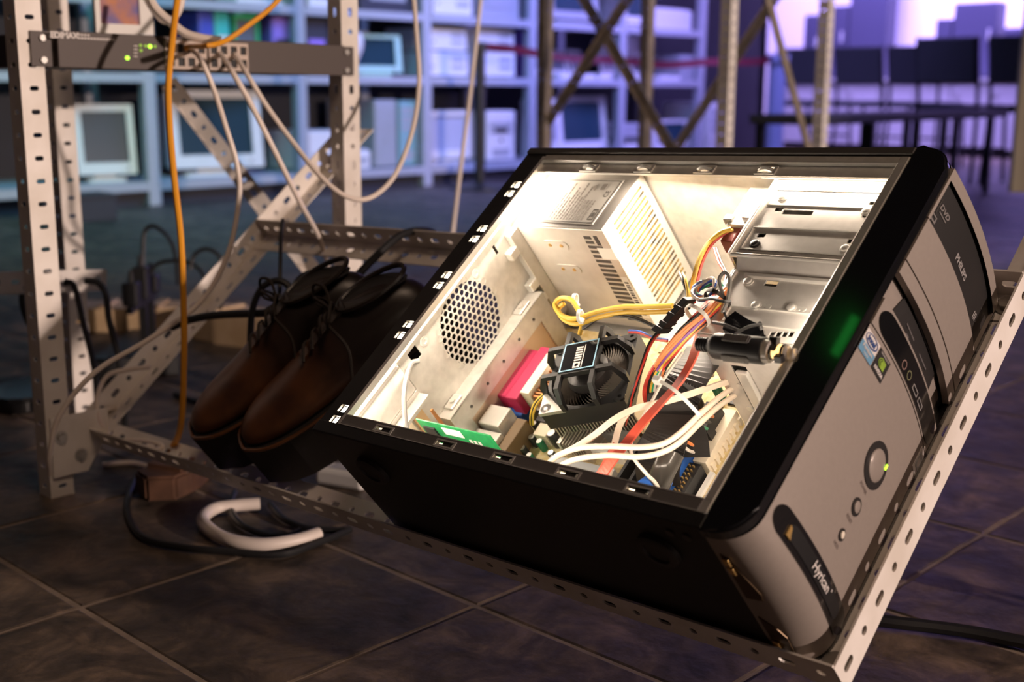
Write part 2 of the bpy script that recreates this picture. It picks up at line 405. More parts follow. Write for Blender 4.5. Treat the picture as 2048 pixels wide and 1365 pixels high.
# things on the shelves -------------------------------------------------
def face_front(px0, px1, py0, py1, a=-5.30):
    """extent of a thing on a shelf: its front seen between these picture columns/rows at x = a"""
    p = RA((px0 + px1) / 2, py1, a); q0 = RA(px0, py1, a); q1 = RA(px1, py1, a); t = RA((px0 + px1) / 2, py0, a)
    return q0.y, q1.y, t.z
def crt(b0, b1, z0, h, label, rot=0, body=beige, scr=screen, a=-5.33, depth=.36, frame=None, tilt=-.12):
    w = b1 - b0; t = thing('crt_monitor', label, 'monitor', (a, (b0 + b1) / 2, z0), rot)
    fr = frame or body; M = Matrix.Translation((0, 0, h * .1)) @ Matrix.Rotation(tilt, 4, 'Y'); hh = h * .9
    bm = BM(); gridplate(bm, -w / 2, w / 2, 0, hh, -.03, .0, [(-w * .39, w * .39, hh * .17, hh * .9)], M @ basis((0, 0, 0), (0, 1, 0), (0, 0, 1), (1, 0, 0)))
    obj('front_frame', bm, fr, t)
    bm = BM(); box(bm, -.022, -.012, -w * .40, w * .40, hh * .16, hh * .91, M=M); obj('screen', bm, scr, t, True)
    bm = BM(); prof = [(-.03, w * .48, hh * .03, hh * .97), (-depth * .45, w * .46, hh * .05, hh * .95), (-depth, w * .27, hh * .2, hh * .72)]
    R = [[bm.verts.new(M @ Vector((x, s * ww, zz))) for s, zz in ((-1, a_), (1, a_), (1, b_), (-1, b_))] for x, ww, a_, b_ in prof]
    for A, B in zip(R, R[1:]):
        for i in range(4): bm.faces.new((A[i], A[(i + 1) % 4], B[(i + 1) % 4], B[i]))
    bm.faces.new(R[0][::-1]); bm.faces.new(R[-1]); obj('housing', bm, body, t)
    bm = BM(); prism(bm, rrect(depth * .55, w * .7, .03, cx=-depth * .32), 0, .018); box(bm, -depth * .45, -depth * .18, -w * .18, w * .18, .018, h * .2); obj('foot', bm, body, t)
    bm = BM(); cyl(bm, M @ Vector((0, w * .36, hh * .08)), M @ Vector((.006, w * .36, hh * .08)), .008, n=10); obj('power_button', bm, greyc, t)
    return t
def desktop(b0, b1, z0, h, label, body=beige, a=-5.30, depth=.38, cat='computer', grp=None, name='desktop_computer'):
    w = b1 - b0; t = thing(name, label, cat, (a, (b0 + b1) / 2, z0), 0, grp)
    obj('case', boxes((-depth, -.012, -w / 2, w / 2, .006, h), bev=.004), body, t)
    obj('front_panel', boxes((-.013, 0, -w / 2 + .002, w / 2 - .002, .008, h - .002), bev=.004), body, t)
    obj('drive_slot', boxes((-.002, .0015, w * .08, w * .40, h * .62, h * .8)), greyc, t)
    obj('drive_slot', boxes((-.002, .0015, w * .08, w * .40, h * .32, h * .48)), greyc, t)
    obj('power_button', cyl(BM(), (0, -w * .38, h * .4), (.004, -w * .38, h * .4), .009, n=10), greyc, t)
    for s in (-1, 1): obj('foot', boxes((-depth + .03, -.03, s * w * .4 - .012, s * w * .4 + .012, 0, .007)), darkpl, t)
    return t
def tower(b0, b1, z0, h, label, body=beige, a=-5.30, depth=.42, mark=False, cat='computer'):
    w = b1 - b0; t = thing('tower_computer', label, cat, (a, (b0 + b1) / 2, z0))
    obj('case', boxes((-depth, -.015, -w / 2, w / 2, .006, h), bev=.004), body, t)
    bm = BM(); box(bm, -.016, .004, -w / 2, w / 2, .006, h, bev=.009); obj('front_panel', bm, body, t)
    for k, (z_, zz) in enumerate(((.80, .9), (.66, .77), (.55, .63))): obj('drive_bay', boxes((.002, .006, -w * .4, w * .4, h * z_, h * zz)), greyc if not mark or k else body, t)
    obj('power_button', cyl(BM(), (.003, 0, h * .42), (.008, 0, h * .42), .011, n=12), darkpl if mark else greyc, t)
    obj('vent', boxes((.003, .006, -w * .3, w * .3, h * .1, h * .25)), greyc, t)
    if mark: obj('drive_slot', boxes((.003, .007, -w * .22, w * .22, h * .56, h * .66), bev=.002), darkpl, t)
    return t
def laptop(b0, b1, z0, h, label, a=-5.28, grp=None, body=beige):
    w = b1 - b0; t = thing('laptop', label, 'laptop', (a, (b0 + b1) / 2, z0), 0, grp)
    obj('base', boxes((-.24, 0, -w / 2, w / 2, 0, .03), bev=.004), body, t)
    obj('keyboard', boxes((-.21, -.09, -w * .44, w * .44, .029, .034)), greyc, t)
    M = Matrix.Translation((-.235, 0, .03)) @ Matrix.Rotation(-.28, 4, 'Y')
    bm = BM(); box(bm, -.014, 0, -w / 2, w / 2, 0, h - .03, bev=.003, M=M); obj('lid', bm, body, t)
    bm = BM(); box(bm, -.001, .0012, -w * .41, w * .41, .03, h - .055, M=M); obj('screen', bm, scr_dim, t)
    return t
scr_dim = mat('grey_screen_glass', (.16, .17, .2), .2)
def boxthing(name, b0, b1, z0, h, label, cat, m, m2=None, a=-5.3, depth=.25, grp=None):
    w = b1 - b0; t = thing(name, label, cat, (a, (b0 + b1) / 2, z0), 0, grp)
    obj('body', boxes((-depth, 0, -w / 2, w / 2, 0, h), bev=min(.012, h * .12)), m, t)
    obj('lid' if h > .08 else 'top_plate', boxes((-depth * .92, -depth * .08, -w * .42, w * .42, h - .001, h + .006)), m2 or m, t)
    obj('front_badge', boxes((-.001, .003, -w * .32, w * .32, h * .3, h * .62)), m2 or greyc, t)
    return t
def keyboard(b0, b1, z0, label, a=-5.28, grp=None):
    w = b1 - b0; t = thing('keyboard', label, 'keyboard', (a, (b0 + b1) / 2, z0), 0, grp)
    bm = BM(); prism(bm, [(0, 0), (-.17, 0), (-.17, .035), (0, .015)], -w / 2, w / 2, basis((0, 0, 0), (1, 0, 0), (0, 0, 1), (0, 1, 0))); obj('base', bm, beige, t)
    for r in range(4):
        bm = BM()
        for k in range(12): box(bm, -.035 - r * .033, -.009 - r * .033, -w * .45 + k * w * .075, -w * .45 + (k + .85) * w * .075, .012 + r * .004, .026 + r * .004)
        obj('key_row', bm, white, t)
    return t
Z1, Z2, Z3 = .1155, .6155, .9605
def onshelf(fn, px0, px1, py0, z0, label, **k):
    b0, b1, zt = face_front(px0, px1, py0, 200); return fn(b0, b1, z0, zt - z0, label, **k)
# bottom shelf
onshelf(crt, 160, 268, 208, Z1, 'crt monitor with cyan lit frame left of the first white shelf post', rot=-.25)
onshelf(crt, 352, 522, 180, Z1, 'wide crt monitor with cyan lit frame on the bottom shelf behind the orange cable', rot=-.2)
onshelf(desktop, 615, 690, 262, Z1, 'flat white desktop computer on the bottom shelf behind the thin rack post')
b0, b1, _ = face_front(704, 742, 280, 300); boxthing('printer', b0, b1, Z1, .10, 'small pale printer standing beside the grey tower on bottom shelf', 'printer', beige, greyc)
onshelf(tower, 748, 792, 200, Z1, 'grey rounded tower computer on the bottom shelf', body=greyc)
onshelf(tower, 797, 832, 202, Z1, 'teal grey tower computer against the broad shelf post', body=mat('teal_grey_plastic', (.25, .45, .45), .5))
onshelf(crt, 858, 948, 222, Z1, 'crt monitor with pale blank screen on the bottom shelf right of the broad post', scr=mat('pale_screen_glass', (.5, .52, .6), .2), tilt=0.0)
onshelf(tower, 972, 1030, 222, Z1, 'white tower computer with a black slot on its front behind the ribbon stand', mark=True)
onshelf(crt, 1122, 1230, 192, Z1, 'white framed crt monitor with black screen on the bottom shelf', rot=.05)
onshelf(desktop, 1250, 1290, 288, Z1, 'lower flat white unit of the pair on the bottom shelf', grp=None)
b0, b1, zt = face_front(1248, 1292, 214, 200); desktop(b0, b1, Z1 + .105, .10, 'upper dark fronted unit standing on the flat white one', body=greyc)
onshelf(crt, 1318, 1392, 240, Z1, 'low dark crt monitor with pale top beside the last shelf post', scr=screen)
onshelf(boxthing, 1076, 1100, 175, Z1, 'tall narrow white box beside the brown rack post', name='storage_box', cat='box', m=beige) if False else None
b0, b1, zt = face_front(1097, 1118, 200, 200); boxthing('storage_box', b0, b1, Z1, zt - Z1, 'tall narrow white box on bottom shelf beside the white framed monitor', 'box', beige, a=-5.30)
# middle shelf
b0, b1, zt = face_front(404, 434, 25, 200); boxthing('storage_box', b0, b1, Z2, zt - Z2, 'deep blue box on the middle shelf over the switch', 'box', bluep2)
b0, b1, zt = face_front(436, 466, 24, 200); boxthing('storage_box', b0, b1, Z2, zt - Z2, 'cyan box with green side on the middle shelf over the switch', 'box', tealp, white)
b0, b1, zt = face_front(480, 530, 28, 200); crt(b0, b1, Z2, zt - Z2, 'small green cased monitor on the middle shelf above the switch ports', body=greenp, depth=.25, tilt=0.0, scr=scr_dim)
b0, b1, zt = face_front(548, 592, 34, 200); boxthing('storage_box', b0, b1, Z2, zt - Z2, 'flat violet box left of the second shelf post', 'box', purp, dark_cab)
b0, b1, zt = face_front(612, 660, 34, 200); boxthing('storage_box', b0, b1, Z2, zt - Z2, 'dark brown box with violet top right of the second shelf post', 'box', dark_cab, purp)
onshelf(crt, 717, 806, 68, Z2, 'small pale green crt monitor on the middle shelf', body=mat('mint_plastic', (.45, .72, .62), .5), rot=-.2, depth=.28)
b0, b1, zt = face_front(704, 714, 40, 200); o = thing('lamp_bulb', 'white round bulb beside the small mint monitor', 'bulb', (-5.3, (b0 + b1) / 2, Z2)); obj('glass', lathe(BM(), [(.012, .05), (.02, .07), (.05, .14), (.055, .18), (.045, .22), (.01, .245)], n=14), white, o, True); obj('socket', lathe(BM(), [(.03, 0), (.03, .01), (.014, .02), (.014, .055)], n=12), greyc, o)
for i, (p0, p1, g) in enumerate(((856, 936, 'left'), (952, 1030, 'right'))):
    b0, b1, zt = face_front(p0, p1, 50, 200)
    hh = (zt - Z2) / 2.0 - .004
    nm = ('beside the broad shelf post', 'crossed by the red ribbon')[i]
    desktop(b0, b1, Z2, hh, 'lower white desktop computer of the stack %s' % nm)
    desktop(b0 + .01, b1 - .01, Z2 + hh + .001, hh * .93, 'upper white desktop computer of the stack %s' % nm)
for p0, p1, lb in ((1112, 1185, 'open white laptop in front of the violet box'), (1190, 1216, 'open white laptop between the violet box and the shelf post'),
                   (1250, 1286, 'open white laptop beside the round bulb behind the red ribbon'), (1310, 1352, 'open white laptop in front of the pale square box')):
    b0, b1, zt = face_front(p0, p1, 106, 200); laptop(b0, b1, Z2, max(.2, zt - Z2), lb, a=-5.27)
b0, b1, zt = face_front(1262, 1274, 40, 200); o = thing('lamp_bulb', 'white round bulb behind the laptop near the brown rack post', 'bulb', (-5.62, (b0 + b1) / 2, Z2)); obj('glass', lathe(BM(), [(.012, .10), (.02, .12), (.05, .19), (.055, .23), (.045, .27), (.01, .295)], n=14), white, o, True); obj('socket', lathe(BM(), [(.03, 0), (.03, .01), (.014, .02), (.014, .105)], n=12), greyc, o)
b0, b1, zt = face_front(1128, 1180, 60, 200); boxthing('storage_box', b0, b1, Z2, zt - Z2, 'violet box standing behind the open laptops', 'box', purp, a=-5.64, depth=.18)
b0, b1, zt = face_front(1320, 1350, 68, 200); boxthing('storage_box', b0, b1, Z2, zt - Z2, 'pale square box behind the laptop near the grey rack post', 'box', beige, a=-5.65, depth=.16)
b0, b1, zt = face_front(1360, 1392, 112, 200); boxthing('storage_box', b0, b1, Z2, zt - Z2, 'low grey box beside the last shelf post on middle shelf', 'box', greyc)
# top shelf
b0, b1, _ = face_front(560, 598, 0, 30); keyboard(b0 - .27, b1 - .11, Z3, 'pale keyboard on the top shelf left of the thin rack post')
b0, b1, _ = face_front(618, 680, 0, 30); boxthing('storage_box', b0, b1, Z3, .16, 'white box on the top shelf behind the thin rack post', 'box', beige)
b0, b1, _ = face_front(720, 830, 0, 30); boxthing('storage_box', b0, b1, Z3, .2, 'dark box on the top shelf over the mint monitor', 'box', dark_cab)
b0, b1, _ = face_front(866, 945, 0, 30); desktop(b0, b1, Z3, .17, 'large white desktop computer on the top shelf')
b0, b1, _ = face_front(958, 1040, 0, 30); boxthing('storage_box', b0, b1, Z3, .2, 'slate blue box on the top shelf next to the large white computer', 'box', greyc)
b0, b1, _ = face_front(1106, 1205, 0, 30); crt(b0, b1, Z3, .32, 'grey crt monitor on the top shelf above the red ribbon', body=greyc)
b0, b1, _ = face_front(1255, 1296, 0, 30); crt(b0, b1, Z3, .3, 'small white crt monitor on the top shelf beside the crossed braces', tilt=0)
b0, b1, _ = face_front(1308, 1385, 0, 30); boxthing('printer', b0, b1, Z3, .14, 'wide white printer on the top shelf', 'printer', beige, white)
# white tower at the end of the shelving, on the floor
p = RA(1434, 300, -5.2); tower(p.y - .11, p.y + .12, 0.0, .46, 'white tower computer on the floor past the last shelf post', a=-5.2)
# ------------------------------------------------------------------ far right: chairs, bench, dark cabinets, ribbon barrier
chair_f = mat('dark_green_grey_fabric', (.085, .095, .10), .85, bump=.1, scale=150); chair_m = mat('black_chair_tube', (.012, .012, .016), .4, .3)
def chair(loc, label, rotz=0, grp=None):
    t = thing('stacking_chair', label, 'chair', loc, rotz, grp)
    bm = BM(); box(bm, -.19, .19, -.21, .22, .43, .475, bev=.015); obj('seat', bm, chair_f, t)
    bm = BM(); box(bm, -.182, .182, -.018, .018, 0, .27, bev=.012, M=Matrix.Translation((0, -.25, .60)) @ Matrix.Rotation(math.radians(8), 4, 'X')); obj('backrest', bm, chair_f, t)
    for s in (-1, 1):
        obj('leg', tube(BM(), [(s * .186, .20, .45), (s * .195, .235, 0)], .012, 8, sm=False), chair_m, t)
        obj('leg', tube(BM(), [(s * .186, -.285, .87), (s * .186, -.215, .45), (s * .195, -.25, 0)], .012, 8, k=4), chair_m, t)
        obj('seat_rail', tube(BM(), [(s * .186, -.215, .445), (s * .186, .20, .445)], .011, 8, sm=False), chair_m, t)
    obj('stretcher', tube(BM(), [(-.192, .225, .2), (.192, .225, .2)], .009, 8, sm=False), chair_m, t)
    return t
for px, b, lb in ((1636, 8.75, 'dark chair in front of the stepped box stack, seen beyond the rack posts'),
                  (1752, 8.75, 'dark chair before the tall dark blue box'),
                  (1860, 8.75, 'dark chair between the tall box and the chairs by the cream panel')):
    p = RB(px, 120, b); chair((p.x, b, 0), lb)
for px, b, lb in ((1932, 7.5, 'larger looking dark chair beside the end of the low bench'), (2080, 7.5, 'dark chair half hidden by the cream panel')):
    p = RB(px, 120, b); chair((p.x, b, 0), lb)
bn = thing('bench', 'long low black bench in front of the dark chairs', 'bench', (-2.86, 5.75, 0), .09)
obj('top', boxes((-.16, .16, -1.25, 1.2, .415, .455), bev=.006), dark_cab, bn)
for y in (-1.2, -.65, -.1, .45, 1.0):
    for s in (-1, 1): obj('leg', boxes((s * .13 - .016, s * .13 + .016, y - .016, y + .016, 0, .416)), chair_m, bn)
cab = mat('dark_blue_cabinet', (.045, .045, .085), .5)
def cabinet(px0, px1, pyt, b, label, z0=0, depth=.2, h=None):
    q0 = RB(px0, 150, b); q1 = RB(px1, 150, b); top = RB((px0 + px1) / 2, pyt, b).z if h is None else h
    w = q1.x - q0.x; t = thing('equipment_cabinet', label, 'cabinet', ((q0.x + q1.x) / 2, b, z0))
    obj('carcass', boxes((-w / 2, w / 2, .012, depth, 0, top - z0), bev=.006), cab, t)
    obj('door', boxes((-w / 2 + .004, w / 2 - .004, 0, .013, .02, top - z0 - .015), bev=.003), cab, t)
    obj('handle', boxes((w / 2 - .06, w / 2 - .045, -.02, 0, (top - z0) * .5, (top - z0) * .65)), greyc, t)
    return t
cz = .66
q0 = RB(1560, 200, 10.3); q1 = RB(2060, 200, 10.3); t = thing('counter', 'long pale counter under the dark boxes along the violet wall', 'counter', ((q0.x + q1.x) / 2, 10.3, 0)); w = q1.x - q0.x
obj('top', boxes((-w / 2, w / 2, -.02, .75, cz - .03, cz)), shelf_m, t); obj('plinth', boxes((-w / 2 + .03, w / 2 - .03, .05, .7, 0, .07)), dark_cab, t)
nk = 7
for k in range(nk):
    x0 = -w / 2 + .01 + k * (w - .02) / nk; d_ = obj('door', boxes((x0 + .006, x0 + (w - .02) / nk - .006, 0, .02, .075, cz - .035), bev=.002), shelf_m, t); obj('knob', cyl(BM(), (x0 + .05, 0, cz - .12), (x0 + .05, -.02, cz - .12), .012, n=10), greyc, d_)
obj('carcass', boxes((-w / 2 + .01, w / 2 - .01, .02, .72, .07, cz - .03)), greyc, t)
def cabz(*a_, **k): return cabinet(*a_, z0=cz + .0005, depth=.2)
cabz(1603, 1640, 30, 10.62, 'dark blue box with lower top left of the stepped stack')
cabz(1642, 1690, 12, 10.62, 'dark blue box of middle height beside the tall one')
cabz(1692, 1766, -200, 10.62, 'tall dark blue box reaching above the other boxes')
cabz(1826, 1862, 78, 10.62, 'lowest dark box of the stepped row behind the chairs')
cabz(1864, 1896, 38, 10.62, 'middle dark box of the stepped row behind the chairs')
cabz(1898, 1984, 5, 10.62, 'highest dark box of the stepped row behind the chairs')
cabz(2000, 2056, 55, 10.62, 'dark box beside the cream panel')
# cream panel at the right edge
p = RD(2018, 385, 4.6); t = thing('display_panel', 'cream display panel on a foot at the right edge', 'panel', (p.x, p.y, 0), math.radians(46))
obj('board', boxes((0, .8, -.015, .015, p.z, 1.9), bev=.003), cream, t)
obj('leg', boxes((.45, .51, -.02, .02, 0, p.z + .3)), cream, t); obj('foot', boxes((.30, .66, -.2, .2, 0, .02)), cream, t)
# ribbon barrier
redr = mat('red_ribbon', (.15, .002, .018), .6)
def stanchion(loc, label, h=.80, m=darkpl, r=.03):
    t = thing('ribbon_stand', label, 'barrier post', loc)
    obj('base', lathe(BM(), [(.17, 0), (.17, .012), (.05, .03), (.03, .035)], n=24), m, t, True)
    obj('post', cyl(BM(), (0, 0, .03), (0, 0, h), r, n=16), m, t, True); obj('cap', cyl(BM(), (0, 0, h), (0, 0, h + .05), r * 1.35, n=16), m, t, True)
    return t
s0 = RD(960, 92, 6.75); stanchion((s0.x, s0.y, 0), 'black ribbon stand in front of the white tower computer', s0.z - .03)
s1 = RD(1556, 118, 8.3); stanchion((s1.x, s1.y, 0), 'grey blue ribbon stand at the far end of the red ribbon', s1.z - .02, mat('blue_grey_paint', (.25, .3, .45), .5), .06)
pts = [Vector(s0)]
for k in range(0, 13):
    f = (k + .06) / 12.12; p = s0.lerp(s1, f); p.z -= .06 * math.sin(math.pi * f) - .008 * math.sin(f * 19); pts.append(p)
pts.append(s1); sd = [Vector((0.25 * math.sin(k * 1.1), .1, 1)) for k in range(len(pts))]
tag(obj('barrier_ribbon', ribbon(BM(), pts[1:-1], .042, .002, sd[1:-1]), redr), 'red barrier ribbon strung between two stands in front of the shelves', 'ribbon')
# black plinth on the floor before the first shelf bay
q0 = RZ(150, 440, 0); q1 = RZ(236, 440, 0)
t = thing('low_plinth', 'low black plinth on the floor before the cyan monitor', 'plinth', (q1.x, q1.y, 0)); obj('body', boxes((-.16, 0, -.32, 0, 0, .10), bev=.004), dark_cab, t); obj('top_plate', boxes((-.165, .005, -.325, .005, .10, .112)), dark_cab, t)

# ------------------------------------------------------------------ second slotted-angle rack, behind
def post(parent, a, b, L, name='upright_post', kind=1, m=angle_w, z=0, flip=False):
    o = obj(name, angle_bm(L, kind=kind), m, parent)
    o.matrix_local = Matrix.Translation(-parent.location) @ basis((a, b, z), (0, 0, 1), (0, 1, 0), (-1, 0, 0))
    return o
def strip(parent, p, q, width, nrm, m=angle_w, name='brace', kind=2, off=(0, 0, 0)):
    p = Vector(p) - Vector(off); q = Vector(q) - Vector(off)
    p = Vector(p); q = Vector(q); x = (q - p).normalized(); n = Vector(nrm); n = (n - x * n.dot(x)).normalized(); y = n.cross(x)
    o = obj(name, angle_bm((q - p).length, fw=width, fh=.006, kind=kind), m, parent); o.matrix_local = basis(p - y * width / 2, x, y, n); return o
rk2 = thing('angle_rack', 'tall slotted angle rack with crossed braces behind the open computer', 'rack')
A1, A2, B1, B2 = -2.63, -1.95, 2.90, 3.42
for a, b, m in ((A1, B1, angle_b), (A1, B2, angle_b), (A2, B1, angle_w), (A2, B2, angle_w)): post(rk2, a, b, 2.1, m=m, kind=1 if m is angle_w else 2)
strip(rk2, RB(1140, -50, B1), RB(1430, 445, B1), .034, (0, -1, 0), angle_b); strip(rk2, RB(1290, -55, B1 - .006), RB(1096, 246, B1 - .006), .034, (0, -1, 0), angle_b)
strip(rk2, RB(1600, -80, B2), RB(1345, 310, B2), .034, (0, -1, 0), angle_b); strip(rk2, RA(1528, -30, A2 + .004), RA(1640, 385, A2 + .004), .034, (1, 0, 0), angle_b)
for z in (.12, 1.6):
    for b in (B1, B2): strip(rk2, (A1, b, z), (A2, b, z), .034, (0, -1, 0), angle_b, 'rail')
    for a in (A1, A2): strip(rk2, (a + .003, B1, z), (a + .003, B2, z), .034, (1, 0, 0), angle_b, 'rail')

# ------------------------------------------------------------------ first rack with the tilted tray that carries the computer
rk = thing('slotted_angle_rack', 'white slotted angle rack with a tilted tray carrying the open computer and shoes', 'rack', (-1.57, .745, 0))
post(rk, -1.57, .727, 1.5); post(rk, -1.57, 1.252, 1.5, kind=0)
post(rk, -1.945, .955, 1.5, m=angle_w)
def railm(o_uvw, X, Y, Z, L, m=angle_w, name='tray_rail', fh=.034, fw=.034):
    M = PM @ basis(o_uvw, X, Y, Z); o = obj(name, angle_bm(L, fw=fw, fh=fh, kind=0), m, rk)
    o.matrix_local = Matrix.Translation(-rk.location) @ M; return o
railm((-.712, -.0205, -.182), (1, 0, 0), (0, 1, 0), (0, 0, 1), 1.20)
railm((.489, -.0205, -.184), (0, 1, 0), (-1, 0, 0), (0, 0, 1), .70)
railm((-.714, .66, -.184), (0, -1, 0), (1, 0, 0), (0, 0, 1), .68)
railm((.488, .4035, -.182), (-1, 0, 0), (0, -1, 0), (0, 0, 1), 1.20)
railm((-.73, .64, -.186), (1, 0, 0), (0, 1, 0), (0, 0, -1), 1.22) if False else None
# legs under the right end of the tray
def leg_from(uvw, dz=.02):
    p = PM @ Vector(uvw); post(rk, p.x, p.y, p.z + dz, 'leg', kind=0)
leg_from((.480, -.036, -.19), -.045); leg_from((.495, .63, -.18)); leg_from((-.73, .63, -.18), .05)
strip(rk, (-1.60, 1.262, .25), (-.42, 1.30, .30), .034, (0, -1, 0), name='rail') if False else None
# diagonal brace and low bar behind
p, q = RD(338, 165, 2.12), RD(662, 590, 2.06)
o = strip(rk, p, q, .03, (.7, -.7, .1), kind=0, off=rk.location)
p, q = RA(-60, 568, -1.938), RA(212, 560, -1.938)
o = strip(rk, p, q, .036, (1, 0, 0), name='bar', kind=0, off=rk.location)
# gusset plate and bolts on the near post foot
bm = BM(); prism(bm, [(0, 0), (.05, .0), (.085, .05), (.085, .085), (.0, .085)], 0, .002, basis((0, 0, 0), (0, 1, 0), (0, 0, 1), (1, 0, 0)))
o = obj('gusset_plate', bm, angle_w, rk); o.location = (.003, -.014, .03)
boltm = mat('zinc_bolt', (.55, .52, .47), .3, .8)
def bolt(loc, d, parent, r=.006, name='bolt'):
    d = Vector(d).normalized(); bm = BM(); cyl(bm, (0, 0, 0), (0, 0, .0015), r * 1.6, n=16); cyl(bm, (0, 0, .0015), (0, 0, .006), r, n=6)
    o = obj(name, bm, boltm, parent); o.matrix_local = Matrix.Translation(Vector(loc) - parent.location) @ d.to_track_quat('Z', 'Y').to_matrix().to_4x4(); return o
bolt((-1.566, .745, .085), (1, 0, 0), rk); bolt((-1.566, .772, .055), (1, 0, 0), rk)
for uvw in ((.472, -.004, -.180), (.472, .388, -.180), (-.695, -.004, -.180)): bolt(PM @ Vector(uvw), PW, rk, .007)

# ------------------------------------------------------------------ network switch in the rack
sw = thing('network_switch', 'grey rack mounted network switch with green lights between the rack posts', 'switch', (-1.556, .742, .5835)); sw.rotation_euler = (-.0125, 0, 0)
swm = mat('switch_grey_paint', (.085, .068, .062), .55, .1)
obj('chassis', boxes((-.19, .0, .032, .498, 0, .0445), bev=.0015), swm, sw)
obj('front_plate', boxes((0, .004, .03, .50, -.001, .0455), bev=.001), swm, sw)
for y0, y1 in ((0, .031), (.499, .530)):
    e = obj('mounting_ear', boxes((-.012, -.010, y0, y1, .0, .0445)), swm, sw)
    for z in (.008, .036):
        obj('screw', cyl(BM(), (-.010, (y0 + y1) / 2, z), (-.006, (y0 + y1) / 2, z), .0042, n=12), steel_sh, sw)
def swp(px, py): p = RA(px, py, -1.552) - Vector((-1.556, .742, .5835)); return p.y, p.z + .0125 * p.y
portf = mat('port_cream_plastic', (.55, .45, .38), .5)
for x0, x1 in ((328, 410), (415, 493)):
    y0, y1 = swp(x0, 105)[0], swp(x1, 108)[0]; w = (y1 - y0) / 4
    holes = []
    for c in range(4):
        for zc in (.0115, .030): holes.append((y0 + c * w + w * .17, y0 + c * w + w * .83, zc - .0058, zc + .0058))
    bm = BM(); gridplate(bm, y0, y1, .0015, .0405, .004, .008, holes, basis((0, 0, 0), (0, 1, 0), (0, 0, 1), (1, 0, 0)))
    pb = obj('port_block', bm, portf, sw)
    for h in holes: obj('port', boxes((.0041, .0048, h[0], h[1], h[2], h[3])), blackpl, pb)
for px, py, m in ((254, 116, ledg), (280, 91, ledoff), (290, 92, ledoff), (299, 93, ledg), (309, 93, ledoff), (281, 101, ledoff)):
    y, z = swp(px, py); obj('indicator_light', cyl(BM(), (.004, y, z), (.0055, y, z), .0028 if m is ledg else .002, n=10), m, sw)
def flat_text(s, size, M, m, parent, name='lettering', bold=.0):
    bm = textbm(s, size, 0.0, bold); bmesh.ops.transform(bm, matrix=M, verts=bm.verts); return obj(name, bm, m, parent)
TB = lambda y, z: basis((.0046, y, z), (0, 1, 0), (0, 0, 1), (1, 0, 0))
y, z = swp(128, 71); flat_text('EDIMAX', .0105, TB(y, z), inkw, sw, bold=.0006)
y, z = swp(192, 78)
for k in range(12): obj('lettering', boxes((.004, .0046, y - .026 + k * .0044, y - .0228 + k * .0044, z - .0012, z + .0016)), inkw, sw)
for k in range(4): obj('lettering', boxes((.004, .0046, y - .026 + k * .0044, y - .0228 + k * .0044, z + .0032, z + .0056)), inkw, sw)
for r_ in range(4): y, z = swp(272, 92 + 7 * r_); obj('lettering', boxes((.004, .0046, y - .004, y + .002, z - .0007, z + .0007)), inkw, sw)
# poster / photo behind the switch at the top
t = thing('picture_card', 'white framed colourful picture standing behind the switch', 'picture', RA(240, 40, -1.72)); t.rotation_euler = (0, 0, 0)
pm_ = mat('poster_print', (.55, .2, .05), .5, var=1, scale=26, col2=(.1, .1, .32))
y0 = RA(190, 60, -1.72).y - t.location.y; y1 = RA(305, 60, -1.72).y - t.location.y; zz = RA(240, 68, -1.72).z - t.location.z
bm = BM(); gridplate(bm, y0, y1, zz, zz + .14, -.004, .004, [(y0 + .008, y1 - .022, zz + .014, zz + .13)], basis((0, 0, 0), (0, 1, 0), (0, 0, 1), (1, 0, 0))); obj('frame', bm, white, t)
obj('print', boxes((-.003, 0, y0 + .006, y1 - .02, zz + .012, zz + .132)), pm_, t)
obj('tripod_leg', boxes((-.16, -.004, (y0 + y1) / 2 - .01, (y0 + y1) / 2 + .01, zz - .004, zz + .004)), white, t)
t = None

# ------------------------------------------------------------------ network cables and power cords
orangec = mat('orange_cable', (.78, .33, .02), .4); whitec = mat('white_cable', (.80, .70, .62), .45); blackc = mat('black_cable', (.012, .012, .013), .45)
def cable(pts, r, m, label, name='network_cable', cat='cable', grp=None, n=8, plug=None):
    o = obj(name, tube(BM(), pts, r, n), m, None, True); tag(o, label, cat, grp); return o
P = lambda x, y, d: RD(x, y, d)
cable([P(362, -60, 1.60), P(352, 20, 1.58), P(344, 90, 1.55), P(337, 170, 1.54), P(340, 260, 1.54), P(350, 370, 1.54), P(362, 480, 1.55), P(367, 600, 1.56), P(368, 720, 1.57), P(362, 850, 1.6), P(340, 905, 1.66)], .0042, orangec, 'orange cable hanging straight down in front of the switch')
cable([RA(372, 97, -1.547), RA(378, 93, -1.53), P(410, 92, 1.60), P(450, 82, 1.62), P(500, 48, 1.64), P(545, 12, 1.66), P(590, -40, 1.68)], .0036, orangec, 'orange cable curving up to the right from the switch port')
cable([RA(384, 100, -1.547), P(402, 120, 1.62), P(428, 180, 1.62), P(452, 255, 1.62), P(474, 330, 1.63), P(478, 400, 1.64), P(455, 510, 1.64), P(400, 605, 1.63), P(300, 678, 1.58), P(190, 745, 1.53), P(120, 830, 1.52), P(100, 905, 1.53), P(100, 950, 1.55)], .0034, whitec, 'white cable bowing from the switch down across the tray to the post foot')
cable([RA(441, 108, -1.547), P(462, 140, 1.66), P(500, 205, 1.66), P(548, 300, 1.68), P(600, 405, 1.72), P(640, 480, 1.8), P(662, 560, 1.9), P(668, 640, 2.0)], .0038, whitec, 'white cable running from the switch down behind the dark crossbar')
